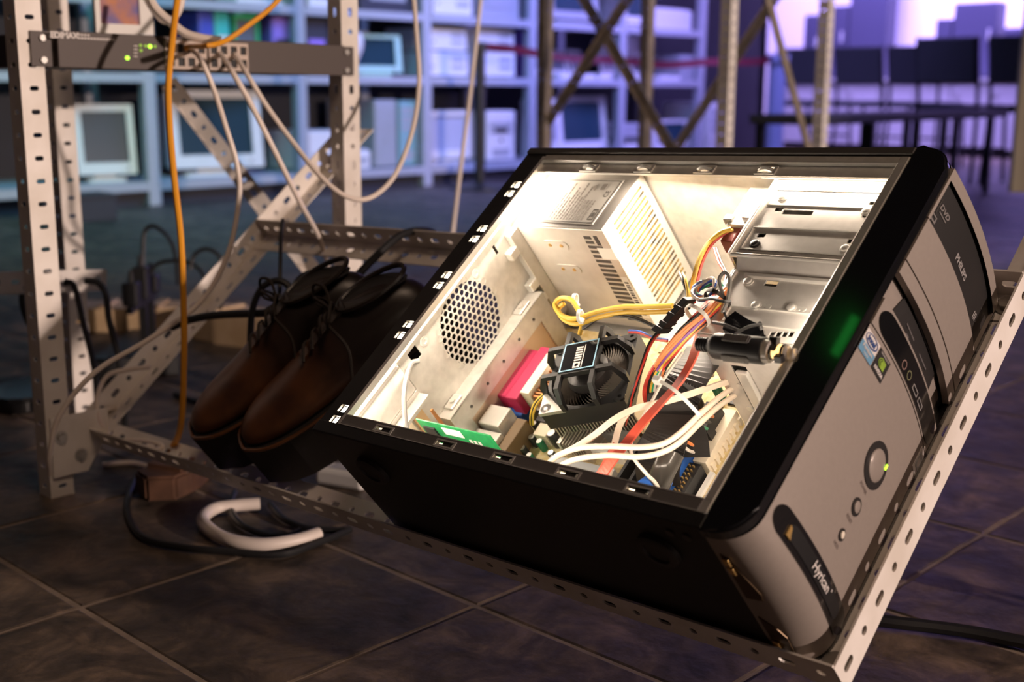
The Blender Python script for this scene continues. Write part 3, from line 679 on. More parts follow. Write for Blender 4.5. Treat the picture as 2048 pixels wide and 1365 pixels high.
cable([RA(470, 109, -1.547), P(492, 145, 1.72), P(535, 215, 1.72), P(590, 290, 1.72), P(640, 352, 1.70), P(690, 392, 1.70), P(740, 396, 1.72), P(790, 350, 1.78), P(825, 260, 1.85), P(838, 170, 1.9), P(834, 80, 1.9), P(824, -50, 1.9)], .0036, whitec, 'white cable looping low below the thin post and up out of the picture')
cable([P(968, -60, 2.5), P(955, 60, 2.5), P(940, 190, 2.5), P(922, 330, 2.48), P(905, 470, 2.45), P(895, 560, 2.45)], .0042, whitec, 'thin white cable hanging straight behind the computer')
cable([P(290, -30, 1.66), P(310, 15, 1.66), P(345, 48, 1.66), P(372, 68, 1.66), P(405, 77, 1.66), P(442, 82, 1.66)], .0062, whitec, 'thick white cable lying along the top edge of the switch')
cable([P(366, -30, 1.70), P(362, 10, 1.70), P(348, 36, 1.70), P(325, 42, 1.70), P(300, 10, 1.70), P(285, -20, 1.70)], .0045, whitec, 'white cable loop hanging above the switch lettering')
cable([P(300, 734, 1.72), P(255, 740, 1.72), P(215, 752, 1.72), P(194, 795, 1.72), P(198, 838, 1.72), P(215, 870, 1.74)], .0034, whitec, 'short white cable arch beside the tray rail')
cable([P(150, 850, 1.72), P(180, 832, 1.74), P(222, 818, 1.78), P(260, 816, 1.8)], .0034, whitec, 'short white cable end near the post foot')
f0 = lambda x, y, z=.004: RZ(x, y, z)
cable([f0(205, 930), f0(240, 927), f0(270, 927), f0(300, 935)], .004, whitec, 'white cable on the floor under the tray corner')
def LT(x, y, w=-.165): return PM @ LP(x, y, w)
cable([LT(255, 880, -.17), LT(290, 882, -.17), LT(322, 890, -.17), LT(318, 900, -.172), LT(285, 893, -.174)], .0028, whitec, 'small white cable loop on the greenish end of the tray')
cable([f0(638, 1068, .010), f0(590, 1082, .010), f0(520, 1090, .010), f0(450, 1078, .010), f0(406, 1045, .010), f0(425, 1020, .010), f0(470, 1012, .010), f0(520, 1008, .010)], .0085, whitec, 'thick white hose loop on the floor under the tray', name='hose', cat='hose', n=12)
cable([f0(275, 950, .005), f0(258, 990, .005), f0(256, 1030, .005), f0(285, 1075, .005), f0(360, 1095, .005), f0(450, 1103, .005), f0(560, 1110, .005), f0(640, 1085, .005), f0(700, 1060, .005)], .0045, blackc, 'black cord lying in a wide arc on the floor round the white hose', name='black_cable', cat='cord')
cable([f0(470, 985, .006), f0(462, 1020, .006), f0(490, 1055, .006), f0(560, 1075, .006), f0(600, 1062, .006)], .0045, blackc, 'black cord lying inside the white hose loop', name='black_cable', cat='cord')
cable([f0(540, 1010, .006), f0(570, 1040, .006), f0(620, 1058, .006), f0(690, 1062, .006)], .0045, blackc, 'short black cord beside the white hose under the tray', name='black_cable', cat='cord')
cable([f0(1745, 1240, .008), f0(1800, 1247, .008), f0(1880, 1256, .008), f0(1960, 1268, .008), f0(2070, 1290, .008)], .007, blackc, 'thick black cord on the floor right of the tray rail', name='black_cable', cat='cord')
cable([P(345, 655, 1.7), P(380, 640, 1.68), P(440, 630, 1.66), P(540, 626, 1.62), P(620, 618, 1.6), P(690, 575, 1.6), P(745, 520, 1.62), P(800, 472, 1.66), P(850, 462, 1.7), P(890, 475, 1.74), P(940, 472, 1.8)], .0055, blackc, 'thick black cord running over the shoes and along the dark crossbar', name='black_cable', cat='cord')
# ------------------------------------------------------------------ clutter on the floor behind the tilted tray
palew = mat('pale_wood', (.66, .50, .33), .6, var=.5, scale=9, bump=.2, col2=(.46, .32, .18)); brownw = mat('brown_wood', (.12, .055, .03), .6, var=.5, scale=20, bump=.2)
def plank(p, q, w, h, label, m, name='wood_plank', cat='plank', cut=.02):
    p = Vector(p); q = Vector(q); d = q - p; L = d.length; ang = math.atan2(d.y, d.x)
    t = thing(name, label, cat, p, ang)
    bm = BM(); prism(bm, [(0, -w * .5), (L * .3, -w * .52), (L * .62, -w * .42), (L, -w * .3), (L + .03, w * .1), (L * .9, w * .5), (L * .4, w * .46), (.0, w * .5), (-cut, 0)], 0, h)
    es = [e for e in bm.edges]; bmesh.ops.bevel(bm, geom=es, offset=.004, segments=2, affect='EDGES'); obj('board', bm, m, t)
    for k in range(2): obj('batten', boxes((L * (.2 + .45 * k), L * (.2 + .45 * k) + .02, -w * .4, w * .4, h, h + .006)), m, t)
    return t
a = RZ(165, 655, 0); b_ = RZ(395, 655, 0); a.z = b_.z = 0
plank(a, b_, .12, .055, 'pale wooden board on the floor behind the tray rail', palew)
a = RZ(420, 672, 0); b_ = RZ(585, 700, 0); a.z = b_.z = 0
plank(a, b_, .11, .07, 'pale wooden board tapering towards the brown shoes', palew)
a = RZ(312, 996, 0); b_ = RZ(400, 955, 0); a.z = b_.z = 0
plank(a, b_, .07, .035, 'short dark brown wood block under the tray', brownw, 'wood_block', 'block')
# power strip with plugs
ps = RZ(185, 760, 0); pe = RZ(355, 745, 0); d = pe - ps; t = thing('power_strip', 'black power strip with plugs behind the tray rail', 'power strip', (ps.x, ps.y, 0), math.atan2(d.y, d.x))
L = d.length; obj('housing', boxes((0, L, -.028, .028, 0, .042), bev=.004), blackpl, t)
for k in range(5): obj('socket', cyl(BM(), (L * (.12 + .19 * k), 0, .041), (L * (.12 + .19 * k), 0, .044), .019, n=16), darkpl, t)
obj('switch', boxes((L * .95, L * .985, -.01, .01, .041, .047)), redw, t)
def adapter(px0, px1, py0, py1, d, label, m=blackpl, name='power_adapter'):
    c = RD((px0 + px1) / 2, py1, d); s = d / F; w = (px1 - px0) * s; h = (py1 - py0) * s
    t = thing(name, label, 'adapter', (c.x, c.y, c.z), math.radians(-45))
    obj('housing', boxes((-w / 2, w / 2, -.02, .02, 0, h), bev=.004), m, t)
    obj('prong', boxes((-.009, -.006, -.003, .003, -.018, 0)), steel_sh, t); obj('prong', boxes((.006, .009, -.003, .003, -.018, 0)), steel_sh, t)
    obj('cable_boot', cyl(BM(), (0, 0, h), (0, 0, h + .022), .007, .004, n=12), m, t)
    return t
# adapters stand on a black stand behind the tray
st = RZ(290, 690, 0); t = thing('adapter_stand', 'black upright metal stand with adapters behind the orange cable', 'stand', (st.x, st.y, 0), math.radians(-43))
obj('base', boxes((-.12, .16, -.06, .06, 0, .012), bev=.002), blackpl, t)
s_ = 2450 / (CAM_R.transposed() @ (Vector((st.x, st.y, .3)) - C0)).z * -1
obj('post', boxes((-.008, .008, -.008, .008, 0.012, .105)), blackpl, t); obj('post', boxes((-.075, -.059, -.008, .008, 0.012, .105)), blackpl, t)
obj('crossbar', boxes((-.12, .12, -.006, .006, .090, .104)), blackpl, t)
for x, h in ((.0, .07), (.09, .05), (-.09, .04)):
    e = thing('power_adapter', ('tall black plug block on the adapter stand', 'middle black plug block nearest the orange cable', 'small black plug block near the white post')[[.0, .09, -.09].index(x)], 'adapter', t.matrix_world @ Vector((x, 0, .2)) if False else Vector((st.x + x * math.cos(math.radians(-43)), st.y + x * math.sin(math.radians(-43)), .104)), math.radians(-43))
    obj('housing', boxes((-.02, .02, -.016, .016, 0, h), bev=.004), blackpl, e); obj('cable_boot', cyl(BM(), (0, 0, h), (0, 0, h + .025), .007, .004, n=12), blackpl, e)
dd = -(CAM_R.transposed() @ (Vector((st.x, st.y, .12)) - C0)).z
cable([P(287, 560, dd), P(286, 500, dd), P(290, 462, dd), P(310, 453, dd), P(340, 480, dd), P(352, 520, dd), P(356, 570, dd)], .0045, blackc, 'black cord arching high from the plug block behind the orange cable', 'black_cable', 'cord')
cable([P(300, 545, dd), P(320, 526, dd), P(360, 522, dd), P(395, 535, dd), P(415, 570, dd), P(415, 600, dd)], .0045, blackc, 'black cord arching sideways from the plug block', 'black_cable', 'cord')
cable([P(380, 540, dd), P(388, 512, dd), P(412, 498, dd), P(440, 515, dd), P(448, 560, dd), P(440, 620, dd)], .0045, blackc, 'black cord arch just left of the tray rail', 'black_cable', 'cord')
cable([P(70, 545, 2.0), P(48, 575, 2.0), P(45, 610, 2.0), P(60, 650, 2.0), P(90, 680, 2.0)], .005, blackc, 'black cord bulging out left of the white post', 'black_cable', 'cord')
cable([P(128, 566, 1.95), P(148, 572, 1.95), P(165, 640, 1.95), P(185, 720, 1.95), P(195, 790, 1.95), P(190, 850, 2.0)], .005, blackc, 'black cord hanging beside the white post', 'black_cable', 'cord')
cable([P(170, 562, 2.0), P(196, 566, 2.0), P(212, 590, 2.0), P(218, 640, 2.0), P(236, 710, 2.0), P(248, 790, 2.0), P(250, 850, 2.02)], .0055, blackc, 'thick black cord hanging between post and plug stand', 'black_cable', 'cord')
cable([P(500, 690, 1.62), P(505, 620, 1.62), P(525, 575, 1.62), P(560, 562, 1.62), P(585, 585, 1.62), P(592, 640, 1.62)], .0045, blackc, 'black cord loop standing above the brown shoes', 'black_cable', 'cord')
cable([P(556, 660, 1.62), P(560, 560, 1.64), P(562, 470, 1.68), P(566, 440, 1.7)], .003, blackc, 'thin black cord rising from the shoes to the crossbar', 'black_cable', 'cord')
cable([P(600, 650, 1.62), P(588, 600, 1.62), P(600, 560, 1.62), P(630, 550, 1.62), P(640, 590, 1.62), P(628, 650, 1.62)], .006, blackc, 'thick black cord loop beside the dark shoe', 'black_cable', 'cord')
cable([f0(350, 790, .006), f0(395, 805, .006), f0(440, 808, .006), f0(500, 800, .006)], .005, blackc, 'black cord on the floor left of the brown shoes', 'black_cable', 'cord')
# router with a bright light
c = RZ(75, 800, 0); t = thing('router', 'dark router with a bright white light on the floor left of the rack post', 'router', (c.x, c.y, 0), math.radians(-70))
bm = BM(); prism(bm, rrect(.20, .13, .03), 0, .028); bmesh.ops.bevel(bm, geom=[e for e in bm.edges if abs(e.verts[0].co.z - e.verts[1].co.z) < 1e-6], offset=.006, segments=2, affect='EDGES'); obj('housing', bm, gloss, t, True)
for s in (-1, 1): obj('foot', boxes((s * .08 - .006, s * .08 + .006, -.04, .04, -.0, .002)), darkpl, t)
lw = RZ(84, 811, .02); lwm = mat('white_indicator', (1, 1, 1), .4, emit=(.85, .88, 1), estr=10)
bm = BM(); bmesh.ops.create_uvsphere(bm, u_segments=12, v_segments=8, radius=.005)
o = obj('indicator_light', bm, lwm, t); o.matrix_local = Matrix.Translation((.0, -.066, .016))
for k in range(3): obj('port', boxes((-.03 + k * .022, -.014 + k * .022, .063, .0655, .006, .018)), blackpl, t)
# white plug on the floor under the tray
c = RZ(690, 970, 0); t = thing('plug_adapter', 'white plug adapter on the floor under the tray', 'adapter', (c.x, c.y, 0), .3)
obj('housing', boxes((-.04, .04, -.018, .018, 0, .026), bev=.006), white, t); obj('cable_boot', cyl(BM(), (.04, 0, .013), (.065, 0, .013), .006, .004, n=10), white, t)
obj('label', boxes((-.02, .02, -.012, .012, .0255, .0268)), greyc, t)

# ------------------------------------------------------------------ shoes on the tray
def shoe(heel, toe, up, label, m, grp=None, wide=1.0, high=1.0, laces=True):
    heel = Vector(heel); toe = Vector(toe); x = (toe - heel); L = x.length; x.normalize(); z = Vector(up); z = (z - x * z.dot(x)).normalized(); y = z.cross(x)
    t = thing('leather_shoe', label, 'shoe', (0, 0, 0)); t.matrix_world = PM @ basis(heel, x, y, z); bpy.context.view_layer.update()
    sec = [(0.0, .018, .052), (.03, .030, .070), (.10, .036, .082), (.22, .036, .088), (.34, .036, .090), (.46, .039, .082), (.58, .045, .066), (.70, .049, .055), (.82, .047, .047), (.91, .038, .041), (.97, .023, .034), (1.0, .010, .026)]
    st = .016; n = 20; bm = BM(); rings = []
    for f, hw, h in sec:
        hw *= wide; h *= high; R = []
        for i in range(n):
            a = -math.pi / 2 + 2 * math.pi * i / n; c, s = math.cos(a), math.sin(a)
            yy = hw * math.copysign(abs(c) ** (.62 if s < 0 else .9), c); zz = st + (h - st) * (.42 + .58 * (s if s > 0 else s * .72)) if s > 0 else st + (h - st) * .42 * (1 - abs(s) ** .6)
            if f < .42 and s > .3: yy *= 1 - .18 * s
            R.append(bm.verts.new((f * L, yy, zz)))
        rings.append(R)
    for A, B in zip(rings, rings[1:]):
        for i in range(n): bm.faces.new((A[i], A[(i + 1) % n], B[(i + 1) % n], B[i]))
    bm.faces.new(rings[0][::-1]); bm.faces.new(rings[-1])
    o = obj('upper', bm, m, t, True); sb = o.modifiers.new('sub', 'SUBSURF'); sb.levels = sb.render_levels = 1
    out = [(f * L, s * (hw + .005) * wide) for s in (1,) for f, hw, h in sec] + [(f * L, -(hw + .005) * wide) for f, hw, h in sec[::-1]]
    out[0] = (-.006, out[0][1]); out[-1] = (-.006, out[-1][1])
    bm = BM(); prism(bm, [(L * 1.0 + .006 if abs(px_ - L) < 1e-6 else px_, py_) for px_, py_ in out], -.040, st + .003); obj('sole', bm, sole, t)
    bm = BM(); prism(bm, [(-.005, -.03 * wide), (L * .27, -.036 * wide), (L * .27, .036 * wide), (-.005, .03 * wide)], -.0475, -.039); obj('heel_block', bm, sole, t)
    bm = BM(); pts = [(px_ + (0.004 if px_ > L * .5 else -.004), py_ * 1.03, st + .004) for px_, py_ in out]; tube(bm, pts + [pts[0]], .0022, 6, k=2); obj('welt', bm, m, t)
    # opening, tongue and laces
    bm = BM(); k = 16; R1 = []
    for i in range(k):
        a = 2 * math.pi * i / k; fx = .20 + .155 * math.cos(a); R1.append(bm.verts.new((fx * L, .024 * wide * math.sin(a), (.0875 - .012 * abs(math.cos(a)) * (1 if math.cos(a) < 0 else .1)) * high + .003)))
    bm.faces.new(R1); obj('lining', bm, darkpl, t)
    bm = BM(); tube(bm, [(v_.x, v_.y, v_.z) for v_ in [Vector(((.20 + .16 * math.cos(2 * math.pi * i / 20)) * L, .0255 * wide * math.sin(2 * math.pi * i / 20), .0885 * high)) for i in range(21)]], .0032, 6, k=2); obj('collar', bm, m, t)
    if laces:
        bm = BM(); tz = [.092, .087, .078, .071]
        for q in range(4):
            fx = .37 + .06 * q; yy = .020 * wide
            tube(bm, [(fx * L, -yy, tz[q] * high - .004), (fx * L + .004, 0, tz[q] * high + .003), (fx * L + .012, yy, tz[q] * high - .004)], .0018, 6)
        for s in (-1, 1):
            tube(bm, [(.38 * L, 0, .092 * high), (.36 * L, s * .02, .108 * high), (.40 * L, s * .045, .106 * high), (.43 * L, s * .035, .092 * high), (.385 * L, 0, .093 * high)], .0018, 6)
            tube(bm, [(.38 * L, 0, .092 * high), (.42 * L, s * .03, .10 * high), (.40 * L, s * .06, .075 * high), (.45 * L, s * .075, .05 * high)], .0018, 6)
        obj('laces', bm, lace, t)
        bm = BM(); box(bm, L * .33, L * .60, -.012 * wide, .012 * wide, .0, .004, bev=.001, M=Matrix.Translation((0, 0, 0)))
        for v_ in bm.verts: v_.co.z += (.088 - .026 * max(0, (v_.co.x / L - .36)) / .24 * 1.0) * high
        obj('tongue', bm, m, t)
    return t
def leather_shading():
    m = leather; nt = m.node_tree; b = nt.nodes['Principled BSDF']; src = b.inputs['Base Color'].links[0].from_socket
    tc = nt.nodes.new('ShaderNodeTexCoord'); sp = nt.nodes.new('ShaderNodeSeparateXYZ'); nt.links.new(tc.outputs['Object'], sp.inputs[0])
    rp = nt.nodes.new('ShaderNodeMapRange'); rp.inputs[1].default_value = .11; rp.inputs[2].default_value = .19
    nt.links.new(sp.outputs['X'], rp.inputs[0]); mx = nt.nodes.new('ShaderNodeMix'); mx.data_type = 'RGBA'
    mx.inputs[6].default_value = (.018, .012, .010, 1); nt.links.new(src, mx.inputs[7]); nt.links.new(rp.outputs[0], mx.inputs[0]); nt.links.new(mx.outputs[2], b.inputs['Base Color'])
leather_shading()   # shade on the heels and light on the toes mixed into the colour
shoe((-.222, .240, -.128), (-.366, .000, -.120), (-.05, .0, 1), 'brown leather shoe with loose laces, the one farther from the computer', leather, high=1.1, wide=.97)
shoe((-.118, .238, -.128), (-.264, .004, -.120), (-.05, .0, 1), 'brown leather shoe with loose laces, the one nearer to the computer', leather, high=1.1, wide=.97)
# ------------------------------------------------------------------ the open computer
pc = thing('tower_computer', 'open black tower computer with silver front lying on the tilted tray', 'computer'); pc.matrix_world = PM
bpy.context.view_layer.update()
def part(name, bm, m, parent=None, smooth=False): return obj(name, bm, m, parent or pc, smooth)
D, H, W = .43, .39, .18
part('bottom_panel', boxes((-.026, D, -.015, -.001, -W, .002), bev=.0012), blackp)
part('top_panel', boxes((-.026, D, .3895, .398, -W, .0035), bev=.0012), mat('black_textured_paint', (.05, .045, .043), .5, bump=.15, scale=400))
part('inner_top', boxes((0, D, .3865, .3890, -W + .002, -.006)), steel)
part('side_panel', boxes((-.026, D, -.001, .3895, -W, -.178)), steel)
# rear wall: plate with a fan grille, an i/o recess, expansion slots
RV = basis((0, 0, 0), (0, 1, 0), (0, 0, 1), (1, 0, 0))        # (v, w) plane, thickness along u
gc, gr = (.187, -.056), .0445
sq = (gc[0] - .05, gc[0] + .05, gc[1] - .05, gc[1] + .05)
holes = [sq, (.094, .268, -.171, -.100), (.0, .0, 0, 0)][:2]
holes += [(.006, .012, -.09, -.03)] if False else []
holes += [(.1035, .1175, -.030, -.0155), (.046, .050, -.040, -.028), (.262, .266, -.03, -.018), (.028, .03, -.06, -.057)]
bm = BM(); gridplate(bm, .0, .3865, -.178, -.006, 0, .0012, holes, RV)
cellhole(bm, sq[0], sq[1], sq[2], sq[3], 0, .0012, gr, gr, RV, per=8); rear = part('rear_panel', bm, steel)
# fan grille of hexagonal openings
bm = BM(); R0 = .00445; r0 = .0034; dv, dw = R0 * math.sqrt(3), R0 * 1.5
for i in range(-9, 10):
    for j in range(-9, 10):
        v_ = (i + (.5 if j % 2 else 0)) * dv; w_ = j * dw
        rad = math.hypot(v_, w_)
        if rad > gr + .003: continue
        o6 = [(gc[0] + v_ + R0 * math.sin(k * math.pi / 3), gc[1] + w_ + R0 * math.cos(k * math.pi / 3)) for k in range(6)]
        i6 = [(gc[0] + v_ + r0 * math.sin(k * math.pi / 3), gc[1] + w_ + r0 * math.cos(k * math.pi / 3)) for k in range(6)]
        A = [bm.verts.new((.0016, x, y)) for x, y in o6]; B = [bm.verts.new((.0016, x, y)) for x, y in i6]; C = [bm.verts.new((.0006, x, y)) for x, y in i6]
        for k in range(6): q = (k + 1) % 6; bm.faces.new((A[k], A[q], B[q], B[k])); bm.faces.new((B[k], B[q], C[q], C[k]))
part('fan_grille', bm, steel)
bm = BM(); box(bm, .0010, .0042, .010, .088, -.050, -.0105, bev=.003); part('embossed_panel', bm, steel)
# screw bosses round the grille
for v_, w_ in ((.133, -.008), (.128, -.022), (.226, -.022), (.243, -.100), (.147, -.103), (.155, -.103)):
    bm = BM(); lathe(bm, [(.0055, 0), (.005, .001), (.0024, .0013), (.0022, .0004)], RV @ Matrix.Translation((v_, w_, .0012)), 14); part('screw_boss', bm, steel_sh)
# outer rear flange (black) with pairs of openings showing the led strip beneath
lv = [.340, .326, .271, .255, .201, .186, .130, .115, .017, .003]
fh = [(-.0130, -.0025, v_ - .0044, v_ + .0044) for v_ in lv]
bm = BM(); gridplate(bm, -.026, -.0008, -.015, .398, -.0015, .0005, fh); part('rear_flange', bm, blackp)
part('rear_rim', boxes((-.026, -.0245, -.015, .398, -.022, -.0015)), blackp)
part('rear_inner_lip', boxes((-.0008, .0035, .0, .3865, -.0066, .0004)), steel_sh)
# lips along the bottom and top edges
bclip = [.064, .147, .218, .291, .362]
bm = BM(); gridplate(bm, .0035, D - .004, -.001, .0105, -.003, .0006, [(c - .011, c + .011, .0015, .0075) for c in bclip]); part('bottom_lip', bm, mat('dark_grey_steel', (.16, .15, .145), .4, .3))
part('lip_edge', boxes((.0035, D - .004, .0105, .0115, -.006, .0010)), steel_sh); part('lip_edge', boxes((.0035, D - .004, -.0018, -.001, -.002, .0026)), steel_sh)
for c in bclip:
    bm = BM(); gridplate(bm, c - .0125, c + .0125, .0005, .0085, .0006, .0014, [(c - .0105, c + .0105, .002, .007)]); k_ = part('panel_clip', bm, steel_sh)
    obj('spring', boxes((c - .004, c + .007, .002, .0068, -.004, -.0005)), darkpl, k_)
tclip = [.074, .147, .221, .290]
part('top_lip', boxes((.0035, D - .006, .3805, .3885, -.004, .0005)), steel)
bm = BM(); gridplate(bm, .0035, D - .006, .3655, .3800, -.006, -.0035, [(c - .009, c + .009, .368, .376) for c in tclip]); part('top_inner_lip', bm, steel)
part('lip_edge', boxes((.0035, D - .006, .3795, .3806, -.0045, .0012)), steel_sh)
for c in tclip:
    bm = BM(); gridplate(bm, c - .011, c + .011, .3665, .3775, -.0035, -.0018, [(c - .008, c + .008, .3685, .3755)]); k_ = part('panel_clip', bm, steel_sh)
    obj('spring', tube(BM(), [(c - .008, .372, -.0035), (c - .003, .372, -.0005), (c + .003, .372, -.0005), (c + .008, .372, -.004)], .0022, 6, k=3), steel_sh, k_)
# front lip beside the bezel
bm = BM(); box(bm, D - .012, D - .002, -.001, .389, -.005, .001, bev=.0015); part('front_lip', bm, steel_sh)
part('front_wall', boxes((D - .004, D - .002, .0, .389, -.178, -.005)), steel)
# ---- led strips (the light inside the case)
ls = part('led_strip', boxes((-.0125, -.0035, -.002, .355, -.009, -.0078)), mat('strip_tape', (.5, .45, .35), .5))
for v_ in lv: obj('led_chip', boxes((-.0122, -.0035, v_ - .0040, v_ + .0040, -.0078, -.0030)), ledw, ls)
def strip_light(name, c, x, y, n, sx, sy, power):
    d = bpy.data.lights.new(name, 'AREA'); d.shape = 'RECTANGLE'; d.size = sx; d.size_y = sy; d.energy = power; d.color = (1.0, .83, .66)
    o = bpy.data.objects.new(name, d); COL.objects.link(o); o.parent = pc
    x = Vector(x).normalized(); n = Vector(n).normalized(); y = (-n).cross(x)
    o.matrix_local = basis(c, x, y, -n); return o
LEDM = mat('warm_led_tape', (1, .9, .75), .4, emit=(1, .78, .52), estr=6)
t1 = part('led_strip', boxes((.0004, .0034, .004, .384, -.0090, -.0068)), LEDM)
strip_light('led_strip_light', (.010, .195, -.0092), (0, 1, 0), None, (.72, 0, -.7), .37, .007, .62)
strip_light('led_strip_light', (.012, .342, -.0092), (0, 1, 0), None, (.6, 0, -.8), .08, .007, .17)
t2 = part('led_strip', boxes((.285, D - .008, .3675, .3735, -.0085, -.0075)), LEDM)
strip_light('led_strip_light', (.355, .370, -.0095), (1, 0, 0), None, (0, -.35, -.94), .13, .006, .21)
t3 = part('led_strip', boxes((.145, .28, .3675, .3735, -.0085, -.0075)), mat('strip_tape', (.5, .45, .35), .5))
strip_light('led_strip_light', (.210, .362, -.0095), (1, 0, 0), None, (-.1, -.72, -.68), .13, .006, 1.45)

t4 = part('led_strip', boxes((.02, .40, .004, .009, -.0085, -.0075)), MATS['strip_tape'])
strip_light('led_strip_light', (.21, .0065, -.0095), (1, 0, 0), None, (0, .72, -.69), .37, .006, .55)
front_fill_strip = part('led_strip', boxes((D - .0118, D - .0068, .02, .24, -.0072, -.0056)), MATS['strip_tape'])  # extra strip, added to fill the lower front of the case
strip_light('led_strip_light', (D - .0095, .13, -.0082), (0, 1, 0), None, (-.6, 0, -.8), .20, .004, .42)
# ---- power supply
psu = part('power_supply', boxes((.0025, .128, .2985, .3845, -.168, -.0205), bev=.001), mat('psu_steel', (.66, .62, .56), .4, .4, var=.1, scale=60))
obj('cover_plate', boxes((.0035, .127, .2995, .3835, -.0206, -.0198)), mat('grey_psu_cover', (.30, .28, .26), .35, .5), psu)
lab = obj('rating_label', boxes((.022, .112, .3055, .3725, -.0198, -.0192)), labelm, psu)
LTM = lambda u, v: basis((u, v, -.0190), (0, 1, 0), (-1, 0, 0), (0, 0, 1))
def ptxt(s_, u, v, size, m=ink, par=lab):
    bm = textbm(s_, size); bmesh.ops.transform(bm, matrix=LTM(u, v), verts=bm.verts); return obj('lettering', bm, m, par)
bm = BM(); gridplate(bm, .0235, .1105, .307, .371, -.0192, -.0189, [(.0245, .1095, .308, .370)]); obj('label_border', bm, ink, lab)
inkg = mat('faded_ink', (.20, .18, .16), .5)
random.seed(11)
for k in range(16):      # rows of print run along the supply
    u_ = .030 + k * .0042; bm = BM(); v_ = .310
    vmax = (.352, .366, .345, .36)[k % 4] if k < 12 else .340
    while v_ < vmax:
        l_ = random.uniform(.002, .007); box(bm, u_, u_ + .0016, v_, min(v_ + l_, vmax), -.0192, -.0190); v_ += l_ + .0014
    obj('print_row', bm, inkg, lab)
ptxt('CE', .103, .3505, .0085)
bm = BM(); prism(bm, [(.083, .355), (.083, .365), (.0755, .360)], -.0192, -.0189); obj('safety_mark', bm, inkg, lab)
bm = BM(); prism(bm, rrect(.0065, .009, .001, 2, .0925, .361), -.0192, -.0189); obj('safety_mark', bm, inkg, lab)
bm = BM(); gridplate(bm, .1005, .1075, .312, .327, -.0192, -.0189, [(.1013, .1067, .3128, .3262)]); obj('safety_mark', bm, ink, lab); bm = BM(); prism(bm, rrect(.003, .006, .0014, 4, .104, .3195), -.0192, -.0189); obj('safety_mark', bm, ink, lab)
# slots on the face towards the board (v side) and on the inner end (u side)
for k in range(19):
    w_ = -.030 - k * .0068
    if k == 0: obj('vent_slot', boxes((.098, .1075, .2982, .2990, w_ - .0042, w_)), ink, psu); obj('vent_slot', boxes((.1115, .1165, .2982, .2990, w_ - .0125, w_ + .001)), ink, psu); continue
    x1 = .108 if k == 1 else .1165
    obj('vent_slot', boxes((.0975 - .0002 * k, x1, .2982, .2990, w_ - .0040, w_)), ink, psu)
slotin = mat('slot_shadow', (.30, .20, .05), .6, var=.8, scale=80, col2=(.02, .018, .015))
for k in range(20):
    w_ = -.028 - k * .0066
    obj('vent_slot', boxes((.1276, .1285, .317, .374, w_ - .0025, w_)), slotin, psu)
for c0, w0 in ((.052, -.046), (.050, -.082)):
    bm = BM(); prism(bm, rrect(.034, .0125, .006, 5), 0, .0012, basis((c0, .2986, w0), (1, 0, 0), (0, 0, 1), (0, -1, 0))); pl = obj('embossed_pad', bm, MATS['psu_steel'], psu)
    for s in (-.008, .008): obj('rivet', cyl(BM(), (c0 + s, .2974, w0), (c0 + s, .2968, w0), .0022, n=10), gold, psu)
obj('barcode_label', boxes((.1178, .1262, .2980, .2986, -.150, -.088)), white, psu)
for k in range(14): obj('bar', boxes((.1195, .1245, .2976, .2981, -.145 + k * .0037, -.145 + k * .0037 + (.0022 if k % 3 else .0012))), ink, psu)
obj('warranty_sticker', boxes((.108, .1283, .2980, .2986, -.062, -.046)), white, psu); obj('warranty_sticker', boxes((.1279, .1286, .2985, .316, -.062, -.046)), white, psu)
# bracket strip between supply and rear wall
part('mounting_bracket', boxes((.0012, .010, .283, .2985, -.150, -.022), bev=.001), steel)
for w_ in (-.040, -.088, -.11): part('bracket_tab', boxes((.0012, .011, .270, .2835, w_ - .007, w_ + .004), bev=.0015), steel_sh)

# ---- i/o recess: box stepping into the case
iob = BM(); gridplate(iob, .090, .272, -.1775, -.096, .018, .0195, [(.110, .252, -.168, -.120)], RV)
part('io_recess', iob, steel)
part('io_ledge', boxes((.0012, .0195, .090, .272, -.0975, -.096)), steel); part('io_ledge', boxes((.0012, .0195, .0885, .0900, -.1775, -.096)), steel); part('io_ledge', boxes((.0012, .0195, .272, .2735, -.1775, -.096)), steel)
part('io_shield', boxes((.016, .0178, .108, .254, -.170, -.118)), mat('io_shield_metal', (.5, .38, .28), .35, .6))
for v_ in (.118, .150, .182, .214, .244): part('rivet', cyl(BM(), (.0195, v_, -.109), (.0202, v_, -.109), .0018, n=8), ink)
for v_, w_ in ((.247, -.098), (.110, -.098)):
    part('ledge_tab', boxes((.002, .014, v_ - .010, v_ + .010, -.096, -.0935), bev=.001), steel_sh); part('screw', cyl(BM(), (.008, v_, -.0935), (.008, v_, -.0915), .0035, n=12), steel_sh)
# lower ledge with expansion slot brackets
part('slot_rail', boxes((.0012, .016, .004, .088, -.060, -.056)), steel)
bm = BM(); box(bm, .0012, .022, .030, .0435, -.150, -.054, bev=.001); br = part('slot_bracket', bm, ivory)
obj('screw', cyl(BM(), (.012, .037, -.054), (.012, .037, -.0515), .004, n=12), steel_sh, br)
copper = mat('copper_strip', (.62, .28, .12), .4, .6)
part('slot_cover', boxes((.0012, .004, .046, .060, -.150, -.058)), ivory); part('slot_cover', boxes((.0012, .004, .064, .078, -.150, -.058)), mat('amber_slot_cover', (.55, .36, .2), .5))
for v_ in (.0455, .0785): part('spring_finger', boxes((.018, .0205, v_ - .0015, v_ + .0015, -.148, -.068)), copper)
# grey cable coming through the rear wall
part('grey_cable', tube(BM(), [LP(838, 722, -.03), LP(822, 728, -.026), LP(812, 760, -.028), LP(808, 800, -.034), LP(812, 850, -.045), LP(818, 880, -.06)], .0026, 8), gryw, smooth=True)

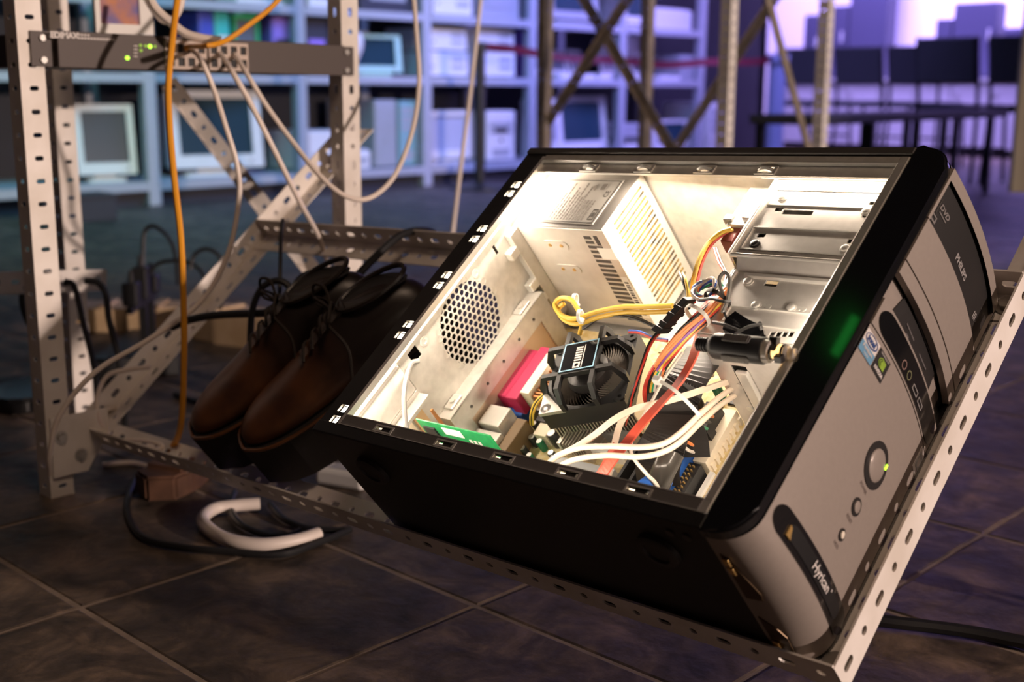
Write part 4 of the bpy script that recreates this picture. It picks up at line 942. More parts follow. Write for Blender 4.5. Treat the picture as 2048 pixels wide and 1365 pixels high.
# ---- main board
mb = part('motherboard', boxes((.008, .292, .040, .284, -.1685, -.1668)), pcb_t)
def mpart(name, bm, m, sm=False): return obj(name, bm, m, mb, sm)
# parallel, video and usb ports
pp = mpart('parallel_port', boxes((.014, .040, .152, .220, -.150, -.131), (.034, .050, .149, .223, -.153, -.127), bev=.0015), pink)
obj('connector_body', boxes((.050, .062, .158, .214, -.150, -.126)), ivory, pp)
for k in range(12): obj('pin', boxes((.060, .074, .160 + k * .0044, .162 + k * .0044, -.1665 if k % 2 else -.160, -.132)), copper, pp)
mpart('video_port', boxes((.020, .045, .146, .178, -.166, -.151), bev=.002), bluepl)
mpart('usb_port', boxes((.020, .050, .112, .138, -.166, -.128), bev=.0012), steel_sh); mpart('lan_port', boxes((.020, .056, .082, .108, -.166, -.132), bev=.0012), steel_sh)
mpart('audio_port', boxes((.056, .070, .088, .134, -.166, -.138), bev=.001), mat('brown_plastic', (.16, .10, .05), .5))
capk = mat('black_capacitor', (.03, .03, .035), .35); capg = mat('green_capacitor', (.02, .18, .09), .35); capo = mat('orange_capacitor', (.65, .28, .05), .35)
for u_, v_, r_, h_, m_ in ((.074, .124, .0042, .014, capk), (.087, .121, .0040, .014, capg), (.078, .147, .004, .016, capo), (.101, .130, .0055, .020, capk), (.064, .142, .0035, .012, capk), (.092, .150, .0045, .016, capo), (.070, .110, .004, .012, capk), (.083, .104, .0036, .011, capg), (.062, .160, .005, .016, capk), (.108, .112, .004, .012, capk), (.238, .205, .005, .018, capk), (.252, .222, .005, .018, capg)):
    bm = BM(); lathe(bm, [(r_, 0), (r_, h_ * .92), (r_ * .9, h_)], Matrix.Translation((u_, v_, -.1668)), 14); c_ = mpart('capacitor', bm, m_, True); obj('cap_top', cyl(BM(), (u_, v_, -.1668 + h_), (u_, v_, -.1664 + h_), r_ * .8, n=12), steel_sh, c_)
bm = BM(); box(bm, .076, .094, .126, .142, -.1668, -.150, bev=.001); mpart('power_socket', bm, ivory); mpart('fan_plug', boxes((.070, .088, .142, .156, -.1668, -.148)), blackpl)
for k, (v_, m_) in enumerate(((.150, gryw), (.128, white), (.104, greyc), (.080, ivory))):
    mpart('expansion_slot', boxes((.105 + .004 * k, .195, v_ - .0045, v_ + .0045, -.1668, -.153)), m_)
heat = mpart('chipset_heatsink', boxes((.120, .156, .118, .150, -.1668, -.160)), alu)
for k in range(9): obj('fin', boxes((.121 + k * .0040, .1226 + k * .0040, .118, .150, -.160, -.144)), alu, heat)
# scattered small chips
random.seed(3)
bm = BM()
for k in range(130):
    u_, v_ = random.uniform(.055, .285), random.uniform(.085, .28); s = random.uniform(.001, .0028)
    box(bm, u_ - s, u_ + s, v_ - s * .6, v_ + s * .6, -.1668, -.1652)
mpart('small_components', bm, mat('component_beige', (.6, .5, .3), .5, var=.8, scale=150, col2=(.08, .06, .04)))['kind'] = 'stuff'
for u_, v_, s in ((.272, .226, .010), (.262, .176, .008), (.215, .105, .010)): mpart('chip', boxes((u_ - s, u_ + s, v_ - s, v_ + s, -.1668, -.1645)), blackpl)
# board power connector, drive connectors along the front edge
ax = mpart('power_connector', boxes((.272, .287, .135, .200, -.1668, -.151), bev=.0006), ivory)
obj('plug', boxes((.262, .277, .140, .194, -.160, -.136), bev=.0008), blackpl, ax); obj('latch', boxes((.277, .281, .160, .170, -.150, -.132)), blackpl, ax)
for k in range(8): obj('teeth', boxes((.287, .2895, .138 + k * .008, .142 + k * .008, -.1668, -.158)), ivory, ax)
ide = mpart('drive_connector', boxes((.270, .284, .070, .132, -.1668, -.150)), blackpl); obj('pull_tab', boxes((.262, .271, .075, .140, -.158, -.138), bev=.001), bluepl, ide)
for k in range(12):
    for q in range(2): obj('pin', boxes((.2735 + q * .0045, .2750 + q * .0045, .074 + k * .0048, .0755 + k * .0048, -.152, -.147)), gold, ide)
flo = mpart('floppy_connector', boxes((.2865, .2915, .060, .135, -.1668, -.163)), white)
for k in range(2): 
    d_ = mpart('memory_module', boxes((.222 + .014 * k, .2255 + .014 * k, .060, .196, -.1668, -.130)), blackpl); obj('memory_chip', boxes((.2255 + .014 * k, .2265 + .014 * k, .07, .09, -.155, -.136)), ink, d_)
part('standoff', lathe(BM(), [(.008, 0), (.0075, .0015), (.0055, .0018)], Matrix.Translation((.305, .150, -.178)), 18), steel_sh)
# small green card
gcard = part('expansion_card', boxes((.040, .142, .048, .0496, -.165, -.042), bev=.0004), pcb_g)
obj('label', boxes((.074, .100, .0475, .0481, -.056, -.046)), white, gcard); obj('chip', boxes((.046, .062, .0462, .0481, -.064, -.050)), blackpl, gcard)
for k in range(3): obj('mark', boxes((.105 + k * .006, .1085 + k * .006, .0476, .0481, -.064, -.057)), inkw, gcard)
# ---- cpu cooler
ck = Matrix.Translation((.139, .184, 0)) @ Matrix.Rotation(math.radians(22), 4, 'Z'); ckM = lambda bm: (bmesh.ops.transform(bm, matrix=ck, verts=bm.verts), bm)[1]
fn = part('cpu_cooler', ckM(boxes((-.040, .040, -.040, .040, -.166, -.160))), alu)
# fin stack
for k in range(26): obj('fin', ckM(boxes((-.044 + k * .0035, -.0426 + k * .0035, -.042, .042, -.160, -.131))), alu, fn)
bm = BM(); cellhole(bm, -.046, .046, -.046, .046, -.131, -.108, .0425, .0425, per=8); obj('fan_frame', ckM(bm), blackpl, fn, True)
for sx in (-1, 1):
    for sy in (-1, 1):
        bm = BM(); lathe(bm, [(.006, 0), (.006, .002), (.0022, .002), (.002, .0005)], Matrix.Translation((sx * .0405, sy * .0405, -.108)), 14); obj('corner_boss', ckM(bm), blackpl, fn)
# radial blades of the heatsink seen through the cage, hub
bm = BM()
for k in range(56):
    a0 = 2 * math.pi * k / 56; pts = []
    for q in range(5):
        r_ = .0245 + .0172 * q / 4; a = a0 + .45 * q / 4; pts.append((r_ * math.cos(a), r_ * math.sin(a)))
    for (x0, y0), (x1, y1) in zip(pts, pts[1:]):
        A = [bm.verts.new((x0, y0, -.128)), bm.verts.new((x1, y1, -.128)), bm.verts.new((x1, y1, -.110)), bm.verts.new((x0, y0, -.110))]; bm.faces.new(A)
bl = mat('dark_fin_metal', (.30, .27, .24), .35, .5); obj('blade_ring', ckM(bm), bl, fn)
bm = BM(); lathe(bm, [(.0245, -.128), (.0245, -.108), (.0225, -.102), (.016, -.0985), (.004, -.097)], None, 28); obj('fan_hub', ckM(bm), darkpl, fn, True)
# cage of four bars raised over the fan
zc0, zc1 = -.0885, -.083
for s in (-1, 1):
    for ax_ in (0, 1):
        bm = BM(); o_ = s * .0185; pr = [(-.047, -.109), (-.0435, -.109), (-.036, zc0), (.036, zc0), (.0435, -.109), (.047, -.109), (.0475, -.098), (.039, zc1), (-.039, zc1), (-.0475, -.098)]
        if ax_: M_ = basis((0, o_ - .0024, 0), (1, 0, 0), (0, 0, 1), (0, -1, 0)); prism(bm, pr, -.0048, 0, M_)
        else: M_ = basis((o_ - .0024, 0, 0), (0, 1, 0), (0, 0, 1), (1, 0, 0)); prism(bm, pr, 0, .0048, M_)
        obj('cage_bar', ckM(bm), blackpl, fn)
lb = obj('badge', ckM(boxes((-.0195, .0195, -.0185, .0205, zc1 - .002, zc1 + .0008))), gloss, fn)
bm = BM(); gridplate(bm, -.019, .019, -.018, .020, zc1 + .0008, zc1 + .0011, [(-.0178, .0178, -.0168, .0188)]); obj('badge_border', ckM(bm), mat('pale_blue_print', (.3, .55, .75), .4), lb)
bm = BM(); cellhole(bm, -.0045, .0030, -.0155, -.0080, zc1 + .0008, zc1 + .0011, .0022, .0022, per=4)
for k in range(6): box(bm, -.0045, .0030, -.0060 + k * .0034, -.0040 + k * .0034, zc1 + .0008, zc1 + .0011)
box(bm, .0046, .0054, -.0155, .015, zc1 + .0008, zc1 + .0011)
obj('emblem', ckM(bm), inkw, lb)
bm = BM(); prism(bm, [(-.047, -.047), (-.018, -.047), (-.030, -.036), (-.040, -.024), (-.047, -.016)], -.110, -.106); obj('corner_plate', ckM(bm), mat('grey_bracket', (.5, .47, .43), .4, .4), fn)
# ---- optical drive and drive cages
dv = part('optical_drive', boxes((.262, .428, .322, .3745, -.172, -.0265), bev=.0008), steel)
obj('rear_connector', boxes((.2605, .2625, .334, .366, -.12, -.05)), darkpl, dv); obj('jumper_block', boxes((.2795, .291, .326, .334, -.0268, -.020)), steel_sh, dv)
CM = basis((0, 0, 0), (1, 0, 0), (0, 1, 0), (0, 0, 1))
def win(px0, px1, py0, py1, w): a_ = LP(px0, py0, w); b_ = LP(px1, py1, w); return (min(a_.x, b_.x), max(a_.x, b_.x), min(a_.y, b_.y), max(a_.y, b_.y))
hl = [(.318, .349, .3335, .3395), (.398, .424, .3335, .3395), (.352, .356, .2, .21)]
for px, py in ((1557, 417), (1522, 469)): q = LP(px, py, -.02); hl.append((q.x - .004, q.x + .004, q.y - .0026, q.y + .0026))
for px, py in ((1750, 405), (1707, 481)): q = LP(px, py, -.02); hl.append((q.x - .006, q.x + .006, q.y - .0024, q.y + .0024))
cage = part('drive_cage', gridplate(BM(), .292, .4285, .2775, .3795, -.0225, -.0212, hl), cage_steel)
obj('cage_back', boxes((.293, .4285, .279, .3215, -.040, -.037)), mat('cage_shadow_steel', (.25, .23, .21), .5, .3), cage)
obj('cage_flange', boxes((.290, .2935, .2775, .3795, -.040, -.018), bev=.001), steel_sh, cage)
for v0, v1 in ((.344, .366), (.2855, .3155)):
    bm = BM(); prism(bm, rrect(.128, v1 - v0, .004, 4, .362, (v0 + v1) / 2), 0, .0012, Matrix.Translation((0, 0, -.0212)))
    # raised frame only: keep openings clear
    bm.free(); bm = BM(); gridplate(bm, .298, .4265, v0, v1, -.0212, -.0198, [(.2995, .4255, v0 + .0015, v1 - .0015)]); obj('embossed_panel', bm, steel_sh, cage)
obj('edge_bead', tube(BM(), [(.293, .2785, -.0212), (.4285, .2785, -.0212)], .0022, 8, sm=False), steel_sh, cage)
def screw(px, py, w, par, dark=False, r=.0052):
    q = LP(px, py, w); M_ = Matrix.Translation((q.x, q.y, w)); bm = BM(); lathe(bm, [(r, 0), (r, .0008), (r * .72, .0012), (r * .70, .0026), (r * .45, .0032)], M_, 14)
    s_ = obj('screw', bm, darkpl if dark else steel_sh, par, True); return s_
crossm = ink
for px, py, dk in ((1566, 397, 0), (1734, 424, 0), (1510, 489, 1), (1691, 499, 0)): screw(px, py, -.0212, cage, dk)
# lower (3.5 inch) cage
hl = []
q0 = LP(1520, 548, -.03); q1 = LP(1560, 556, -.03); hl.append((q0.x, q1.x + .004, q1.y - .002, q0.y + .001)); q2 = LP(1545, 572, -.03); hl.append((q2.x - .010, q2.x + .003, q2.y, q1.y - .002))
for k in range(4): q = LP(1543 + 12.7 * k, 667, -.03); hl.append((q.x - .0024, q.x + .0024, q.y - .0030, q.y + .0030))
q = LP(1515, 632, -.03); q2 = LP(1622, 641, -.03); hl.append((q.x, q2.x, q2.y - .001, q.y))
lc = part('drive_cage', gridplate(BM(), .300, .4285, .192, .2685, -.0325, -.0310, hl), cage_steel)
bm = BM(); gridplate(bm, .300, .4285, 0, .013, 0, .0012, [], basis((0, .2685, -.0315), (1, 0, 0), (0, .68, .73), (0, -.73, .68))); obj('cage_step', bm, cage_steel, lc)
obj('bead', tube(BM(), [(.312, .2630, -.031), (.408, .2630, -.031)], .0030, 8, sm=False), steel_sh, lc)
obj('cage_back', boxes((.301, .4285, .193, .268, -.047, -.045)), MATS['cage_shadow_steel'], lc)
bm = BM(); gridplate(bm, .316, .4265, .206, .226, -.031, -.0296, [(.3172, .4253, .2072, .2248)]); obj('embossed_panel', bm, steel_sh, lc)
for px, py in ((1513, 612), (1583, 617), (1497, 564)): screw(px, py, -.031, lc)
for px, py in ((1527, 613), (1537, 614), (1597, 618), (1607, 619)):
    q = LP(px, py, -.031); obj('dimple', cyl(BM(), (q.x, q.y, -.0312), (q.x, q.y, -.0304), .0026, n=12), steel_sh, lc)
obj('cage_flange', boxes((.2985, .3015, .192, .2685, -.060, -.029), bev=.001), steel_sh, lc)
# its underside: plate with a long ribbed slot
UM = basis((0, .192, 0), (1, 0, 0), (0, 0, 1), (0, -1, 0))
bm = BM(); gridplate(bm, .298, .4265, -.1775, -.033, 0, .0014, [(.318, .334, -.150, -.070)], UM); obj('cage_floor', bm, cage_steel, lc)
bm = BM(); box(bm, .3225, .336, .186, .1905, -.149, -.074, bev=.002); obj('slot_rib', bm, steel_sh, lc)
for px, py in ((1480, 773), (1500, 818)): q = LV(px, py, .1905); obj('dimple', cyl(BM(), (q.x, .1906, q.z), (q.x, .1898, q.z), .0035, n=14), steel_sh, lc)
# hard disk inside the lower cage
part('hard_disk', boxes((.296, .425, .200, .262, -.17, -.052), bev=.001), mat('drive_black', (.03, .03, .03), .4))

# ---- wiring
WG = (('red_wire', redw), ('orange_wire', orangew), ('yellow_wire', yelw), ('black_wire', blkw), ('white_wire', whtw))
loom = None
def wires(path, mats_, r=.0014, spread=.0022, name='wire', twist=1.2):
    P_ = [LP(*p) for p in path]; n_ = len(mats_)
    for i, m_ in enumerate(mats_):
        pts = []
        for k, p in enumerate(P_):
            a = 2 * math.pi * i / n_ + twist * k / len(P_) * 2; rr = spread * math.sqrt(n_) * .55 * (.75 + .25 * math.sin(k * 1.7 + i))
            pts.append(p + Vector((math.cos(a) * rr * .8, math.cos(a) * rr * .5, math.sin(a) * rr)))
        o = part('wire', tube(BM(), pts, r, 6, k=5), m_, smooth=True); o.name = name
big = [orangew, orangew, orangew, blkw, redw, redw, blkw, yelw, grnw, whtw, gryw, orangew, blkw, redw, yelw, purw]
wires([(1445, 585, -.035), (1425, 610, -.025), (1402, 638, -.020), (1372, 668, -.022), (1340, 705, -.030), (1312, 745, -.045), (1302, 790, -.075), (1318, 835, -.11), (1360, 855, -.135), (1408, 848, -.140)], big, .0017, .0031)
wires([(1490, 522, -.055), (1470, 545, -.045), (1450, 578, -.035), (1430, 608, -.026), (1404, 636, -.020)], [yelw, blkw, redw, orangew, yelw, blkw], .0016, .0027)
wires([(1462, 462, -.030), (1440, 470, -.028), (1415, 492, -.028), (1398, 530, -.030), (1390, 570, -.034), (1385, 605, -.036)], [yelw, yelw, blkw, redw, redw], .0017, .0025)
wires([(1430, 498, -.06), (1440, 525, -.06), (1452, 548, -.055), (1448, 575, -.05)], [blkw, redw, brnw], .0013, .0018)
# coil of bundled leads
for k, m_ in enumerate((whtw, bluw, gryw, whtw, orangew, bluw, grnw, purw)):
    c_ = LP(1408 + 2 * k, 577 + k * .8, -.024 - .0016 * k); pts = []
    for q in range(9):
        a = q / 8 * 2 * math.pi * 1.02 + k * .3; pts.append(c_ + Vector((math.cos(a) * (.010 + .0006 * k), math.sin(a) * (.013 - .0005 * k), .003 * math.sin(a * 2 + k))))
    part('wire', tube(BM(), pts, .0014, 6, k=4), m_, smooth=True)
part('wire', tube(BM(), [LP(1445, 590, -.02), LP(1438, 560, -.016), LP(1450, 545, -.014), LP(1460, 560, -.016), LP(1455, 600, -.02), LP(1445, 625, -.02)], .0018, 8), gryw, smooth=True)
wires([(1362, 548, -.03), (1368, 560, -.026), (1375, 585, -.028), (1378, 610, -.03)], [yelw, blkw, yelw], .0014, .002)
# two-row plug in the loom
bm = BM(); M_ = basis(LP(1348, 632, -.028), (LP(1382, 596, -.026) - LP(1322, 662, -.032)).normalized(), Vector((-.6, .6, .5)).normalized(), (0, 0, 1))
xx = (LP(1382, 596, -.026) - LP(1322, 662, -.032)); xl = xx.length; xx.normalize(); zz_ = Vector((0, 0, 1)); zz_ = (zz_ - xx * zz_.z).normalized(); yy_ = zz_.cross(xx); Mp = basis(LP(1350, 630, -.029), xx, yy_, zz_)
box(bm, -xl * .5, xl * .5, -.0055, .0055, -.005, .005, bev=.0008, M=Mp); mp = part('plug_connector', bm, blackpl)
for s in (-.24, .02, .24): bm = BM(); box(bm, xl * s - .0016, xl * s + .0016, -.0063, .0063, -.0058, .0058, M=Mp); obj('ridge', bm, blackpl, mp)
bm = BM(); box(bm, -xl * .5 - .0005, -xl * .5 + .006, -.0075, .0075, -.0062, .0062, bev=.0006, M=Mp); obj('collar', bm, blackpl, mp)
# molex plug at the drive
bm = BM(); q = LP(1463, 468, -.034); box(bm, q.x - .004, q.x + .009, q.y - .014, q.y + .010, -.046, -.030, bev=.001); part('drive_power_plug', bm, mat('maroon_plastic', (.16, .03, .025), .45))
bm = BM(); q = LP(1462, 440, -.028); box(bm, q.x - .006, q.x + .004, q.y - .004, q.y + .004, -.032, -.024, bev=.001); part('audio_plug', bm, gryw)
# pair of thin red and black leads down to the board
wires([(1322, 660, -.034), (1300, 690, -.035), (1283, 735, -.045), (1268, 780, -.06), (1258, 815, -.08), (1250, 850, -.11)], [redw, blkw, redw, blkw], .0013, .0014)
# white zip tie round the loom and black ties
def ztie(px, py, w, r, m_, ax, tail=None):
    c_ = LP(px, py, w); z_ = Vector(ax).normalized(); x_ = z_.cross(Vector((0, 0, 1))).normalized(); y_ = z_.cross(x_); pts = [c_ + (x_ * math.cos(a) + y_ * math.sin(a)) * r for a in [2 * math.pi * k / 14 for k in range(15)]]
    bm = BM(); ribbon(bm, pts, .0035, .0011, z_, k=2); t_ = part('cable_tie', bm, m_)
    bm = BM(); p_ = pts[3]; box(bm, -.003, .003, -.0025, .0025, -.0025, .0025, bev=.0006, M=Matrix.Translation(p_)); obj('tie_head', bm, m_, t_)
    if tail: bm = BM(); tube(bm, [p_] + [LP(*q_) for q_ in tail], .0011, 6); obj('tie_tail', bm, m_, t_)
    return t_
ztie(1395, 632, -.021, .0125, white, (LP(1445, 585, -.03) - LP(1340, 705, -.03)))
ztie(1435, 602, -.026, .013, blkw, (LP(1445, 585, -.03) - LP(1400, 640, -.03)), [(1448, 625, -.005), (1452, 635, -.01)])
part('cable_tie', tube(BM(), [LP(1400, 600, -.012), LP(1425, 598, -.006), LP(1445, 603, -.006), LP(1462, 603, -.010)], .0014, 6), blkw, smooth=True)
# yellow loop of supply leads
yl = [LP(1345, 612, -.06), LP(1290, 614, -.062), LP(1240, 615, -.065), LP(1190, 625, -.07), LP(1150, 638, -.072), LP(1122, 630, -.070), LP(1110, 610, -.066), LP(1122, 597, -.062), LP(1142, 600, -.062), LP(1155, 618, -.068), LP(1165, 640, -.078), LP(1160, 668, -.1)]
part('wire', tube(BM(), yl, .0026, 8), yelw, smooth=True); part('wire', tube(BM(), [p + Vector((.004, -.003, -.004)) for p in yl[:8]], .0024, 8), yelw, smooth=True)
for px, py in ((1150, 600), (1160, 632)): ztie(px, py, -.066, .006, white, (1, .3, -.2))
for k in range(2): part('wire', tube(BM(), [LP(1165, 655 + 4 * k, -.085), LP(1205, 632 + 3 * k, -.075), LP(1260, 632 + 4 * k, -.07), LP(1310, 652 + 3 * k, -.068), LP(1325, 662, -.06)], .0013, 6), blkw, smooth=True)
for k, m_ in enumerate((bluw, redw)): part('wire', tube(BM(), [LP(1258, 662 + 3 * k, -.088), LP(1280, 664 + 3 * k, -.08), LP(1310, 676 + 3 * k, -.075), LP(1335, 680 + 3 * k, -.07)], .0012, 6), m_, smooth=True)
for k, m_ in enumerate((yelw, blkw, yelw)): part('wire', tube(BM(), [LP(1092 - 3 * k, 790, -.118), LP(1075 - 3 * k, 808, -.122), LP(1066 - 2 * k, 830, -.13), LP(1066 - 2 * k, 850, -.145)], .0014, 6), m_, smooth=True)
# red flat data cable
sata = mat('red_flat_cable', (.72, .10, .06), .4, var=.1, scale=60)
part('data_cable', ribbon(BM(), [LP(1408, 640, -.07), LP(1398, 675, -.045), LP(1384, 720, -.032), LP(1358, 765, -.030), LP(1320, 808, -.032), LP(1282, 850, -.038), LP(1250, 890, -.045), LP(1222, 925, -.052), LP(1196, 962, -.062), LP(1180, 985, -.075)], .0095, .0018, Vector((.8, .3, .2))), sata)
part('data_cable', ribbon(BM(), [LP(1232, 890, -.06), LP(1215, 920, -.068), LP(1198, 952, -.075), LP(1185, 975, -.085)], .007, .0016, Vector((.8, .3, .2))), sata)
# white flat cables
wcab = mat('ivory_cable', (.80, .68, .55), .4)
for i, path in enumerate(([(1475, 758, -.105), (1430, 772, -.085), (1370, 792, -.055), (1320, 806, -.040), (1270, 818, -.035), (1225, 842, -.04), (1190, 870, -.045), (1155, 893, -.055), (1110, 915, -.075)],
                          [(1470, 775, -.11), (1440, 795, -.095), (1400, 830, -.07), (1360, 868, -.05), (1325, 890, -.042), (1280, 897, -.038), (1220, 895, -.038), (1160, 898, -.045), (1118, 912, -.055), (1095, 930, -.068)],
                          [(1472, 786, -.115), (1440, 808, -.10), (1400, 844, -.075), (1362, 880, -.055), (1325, 900, -.046), (1280, 908, -.043), (1220, 905, -.043), (1160, 912, -.05), (1125, 926, -.06), (1108, 940, -.07)],
                          [(1290, 812, -.045), (1258, 825, -.045), (1240, 850, -.05), (1230, 885, -.06), (1222, 925, -.075), (1216, 960, -.09)])):
    if i in (1, 2): part('data_cable', tube(BM(), [LP(*p) + Vector((0, -.0035 if i == 2 else .001, 0)) for p in path], .0026, 10), wcab, smooth=True)
    else: part('data_cable', ribbon(BM(), [LP(*p) for p in path], .0056, .0022, Vector((.2, .75, .55)) if i < 3 else Vector((.8, .2, .2))), wcab)
t_ = part('cable_tie', ribbon(BM(), [LP(1318, 762, -.030), LP(1345, 778, -.026), LP(1375, 805, -.035), LP(1398, 830, -.05)], .003, .0012, (0.5, 0.6, .3)), white); bm = BM(); q = LP(1316, 762, -.030); box(bm, q.x - .004, q.x + .004, q.y - .003, q.y + .003, q.z - .003, q.z + .004, bev=.0008); obj('tie_head', bm, white, t_)
# black ribbon cables
rib = mat('black_ribbon_cable', (.028, .025, .024), .45, bump=.05, scale=120); sv = Vector((.75, .5, .1))
def ribbed(pts, width, side):
    o = part('ribbon_cable', ribbon(BM(), [LP(*p) for p in pts], width, .0010, side), rib)
    P_ = [LP(*p) for p in pts]; S_ = spline(P_, 4); bm = BM(); n_ = 14
    for k in range(n_):
        L_ = []
        for i, p in enumerate(S_):
            d_ = (S_[min(i + 1, len(S_) - 1)] - S_[max(i - 1, 0)]).normalized(); s_ = Vector(side); s_ = (s_ - d_ * s_.dot(d_)).normalized(); L_.append(p + s_ * width * ((k + .5) / n_ - .5) + s_.cross(d_) * .0006)
        tube(bm, L_, .0009, 4, sm=False)
    obj('strands', bm, rib, o); return o
ribbed([(1420, 690, -.085), (1400, 720, -.075), (1365, 765, -.070), (1345, 800, -.080), (1350, 840, -.095), (1365, 880, -.115), (1370, 915, -.135)], .046, (.85, .45, -.1))
ribbed([(1350, 830, -.085), (1335, 870, -.085), (1322, 905, -.095), (1315, 940, -.115), (1318, 970, -.14)], .040, (.9, .35, -.1))
part('jacket_tube', tube(BM(), [LP(1345, 905, -.085), LP(1330, 935, -.09), LP(1318, 965, -.105), LP(1310, 990, -.12)], .011, 12), mat('smoky_plastic', (.05, .045, .04), .2), smooth=True)
part('thin_cable', tube(BM(), [LP(1365, 705, -.05), LP(1330, 755, -.05), LP(1300, 810, -.055), (LP(1272, 860, -.06)), LP(1262, 905, -.06), LP(1290, 945, -.07), LP(1310, 965, -.085), LP(1322, 985, -.1)], .0016, 6), whtw, smooth=True)
part('blue_sleeve', tube(BM(), [LP(1290, 978, -.10), LP(1310, 965, -.11), LP(1330, 962, -.12)], .009, 12), bluepl, smooth=True)
for k, m_ in enumerate((orangew, orangew, blkw, grnw, blkw, bluw, orangew, whtw)):
    part('wire', tube(BM(), [LP(1432 - 6 * k, 822 + 12 * k, -.135), LP(1420 - 6 * k, 818 + 12 * k, -.122), LP(1405 - 5 * k, 820 + 11 * k, -.118), LP(1390 - 4 * k, 832 + 10 * k, -.125)], .0016, 6), m_, smooth=True)
# black foil clip over the lower cage
bm = BM(); A_ = [LP(1450, 668, -.026), LP(1455, 648, -.022), LP(1475, 632, -.020), LP(1500, 648, -.020), LP(1530, 662, -.022), LP(1535, 688, -.024), LP(1490, 690, -.026)]
lo = [bm.verts.new(p) for p in A_]; hi = [bm.verts.new(p + Vector((0, 0, .006))) for p in A_]; n_ = len(A_)
for i in range(n_): bm.faces.new((lo[i], lo[(i + 1) % n_], hi[(i + 1) % n_], hi[i]))
bm.faces.new(lo[::-1]); bm.faces.new(hi); part('foil_wrap', bm, gloss)
for a_, b_ in (((1425, 645, -.012), (1480, 662, -.012)), ((1470, 668, -.012), (1524, 648, -.012)), ((1520, 645, -.012), (1523, 660, -.016))): part('cable_tie', tube(BM(), [LP(*a_), (LP(*a_) + LP(*b_)) / 2 + Vector((0, 0, .002)), LP(*b_)], .0015, 6), blkw, smooth=True)

# ---- lamp lead tied across the opening
lm = thing('inline_lamp', 'black ribbed lamp connector with a clear tube tied over the drive cage', 'connector'); lm.matrix_world = PM; bpy.context.view_layer.update()
p0 = LP(1394, 688, .006); p1 = LP(1590, 709, .004); xa = (p1 - p0).normalized(); za = Vector((0, 0, 1)); za = (za - xa * za.dot(xa)).normalized(); ya = za.cross(xa)
LM = basis(p0, za, -ya, xa) if za.cross(-ya).dot(xa) > 0 else basis(p0, za, ya, xa)
Ls = (p1 - p0).length; lo_ = lambda f: f * Ls
bm = BM(); lathe(bm, [(.0040, 0), (.0052, .001), (.0052, lo_(.13)), (.0058, lo_(.14))], LM, 16); bt = obj('strain_relief', bm, blackpl, lm, True)
for k in range(4): bm = BM(); lathe(bm, [(.0050, lo_(.015 + .026 * k)), (.0061, lo_(.019 + .026 * k)), (.0061, lo_(.03 + .026 * k)), (.0050, lo_(.034 + .026 * k))], LM, 16); obj('rib', bm, blackpl, bt, True)
bm = BM(); lathe(bm, [(.0058, lo_(.135)), (.0102, lo_(.19)), (.0110, lo_(.22)), (.0112, lo_(.70)), (.0106, lo_(.715))], LM, 24); bd = obj('handle', bm, blackpl, lm, True)
for s in (1, -1):
    bm = BM(); prism(bm, rrect(.030 * Ls / .11, .0075, .0014, 3, 0, 0), 0, .0010, LM @ Matrix.Translation((0.0045, s * .0090, lo_(.46))) @ Matrix.Rotation(math.radians(-64 * s), 4, 'Z').inverted() @ basis((0, 0, 0), (0, 0, 1), (0, 1, 0), (1, 0, 0)) if False else LM @ Matrix.Rotation(math.radians(44 + 46 * s), 4, 'Z') @ basis((.0110, 0, lo_(.46)), (0, 0, 1), (0, 1, 0), (-1, 0, 0)).copy() @ Matrix.Scale(-1, 4, (0, 0, 1)))
    gp = obj('grip_pad', bm, mat('grey_grip', (.10, .095, .09), .6), lm)
    for k in range(14):
        bm = BM(); box(bm, -.0005, .0005, -.0034, .0034, .0009, .0016, M=LM @ Matrix.Rotation(math.radians(44 + 46 * s), 4, 'Z') @ basis((.0110, 0, lo_(.335) + k * lo_(.0185)), (0, 0, 1), (0, -1, 0), (1, 0, 0))); obj('ridge', bm, mat('grey_grip', (.1, .095, .09), .6), gp)
clear = mat('clear_tube', (.85, .82, .78), .08, trans=.75); lampg = mat('warm_filament', (1, .75, .4), .4, emit=(1, .62, .25), estr=1.6)
bm = BM(); lathe(bm, [(.0098, lo_(.70)), (.0100, lo_(.705)), (.0092, lo_(.77)), (.0060, lo_(.785))], LM, 20); obj('clear_collar', bm, mat('frosted_collar', (.5, .47, .44), .2, trans=.4), lm, True)
bm = BM(); lathe(bm, [(.0052, lo_(.765)), (.0056, lo_(.77)), (.0056, lo_(.83)), (.0050, lo_(.835))], LM, 16); cp = obj('printed_sleeve', bm, lampg, lm, True)
bm = BM(); prism(bm, rrect(.008, .0065, .0006, 2), .0054, .0058, LM @ basis((0, 0, lo_(.795)), (0, 0, 1), (0, 1, 0), (1, 0, 0)) @ Matrix.Scale(-1, 4, (1, 0, 0)) @ Matrix.Scale(-1, 4, (1, 0, 0))); obj('print_block', bm, ink, cp)
for k in range(5): bm = BM(); lathe(bm, [(.0062, lo_(.845 + .016 * k)), (.0068, lo_(.848 + .016 * k)), (.0068, lo_(.855 + .016 * k)), (.0062, lo_(.858 + .016 * k))], LM, 16); obj('coil_turn', bm, lampg if k < 4 else clear, lm, True)
bm = BM(); lathe(bm, [(.0050, lo_(.83)), (.0060, lo_(.845)), (.0060, lo_(.93)), (.0046, lo_(.945)), (.0046, lo_(1.0))], LM, 16); obj('clear_tube', bm, clear, lm, True)
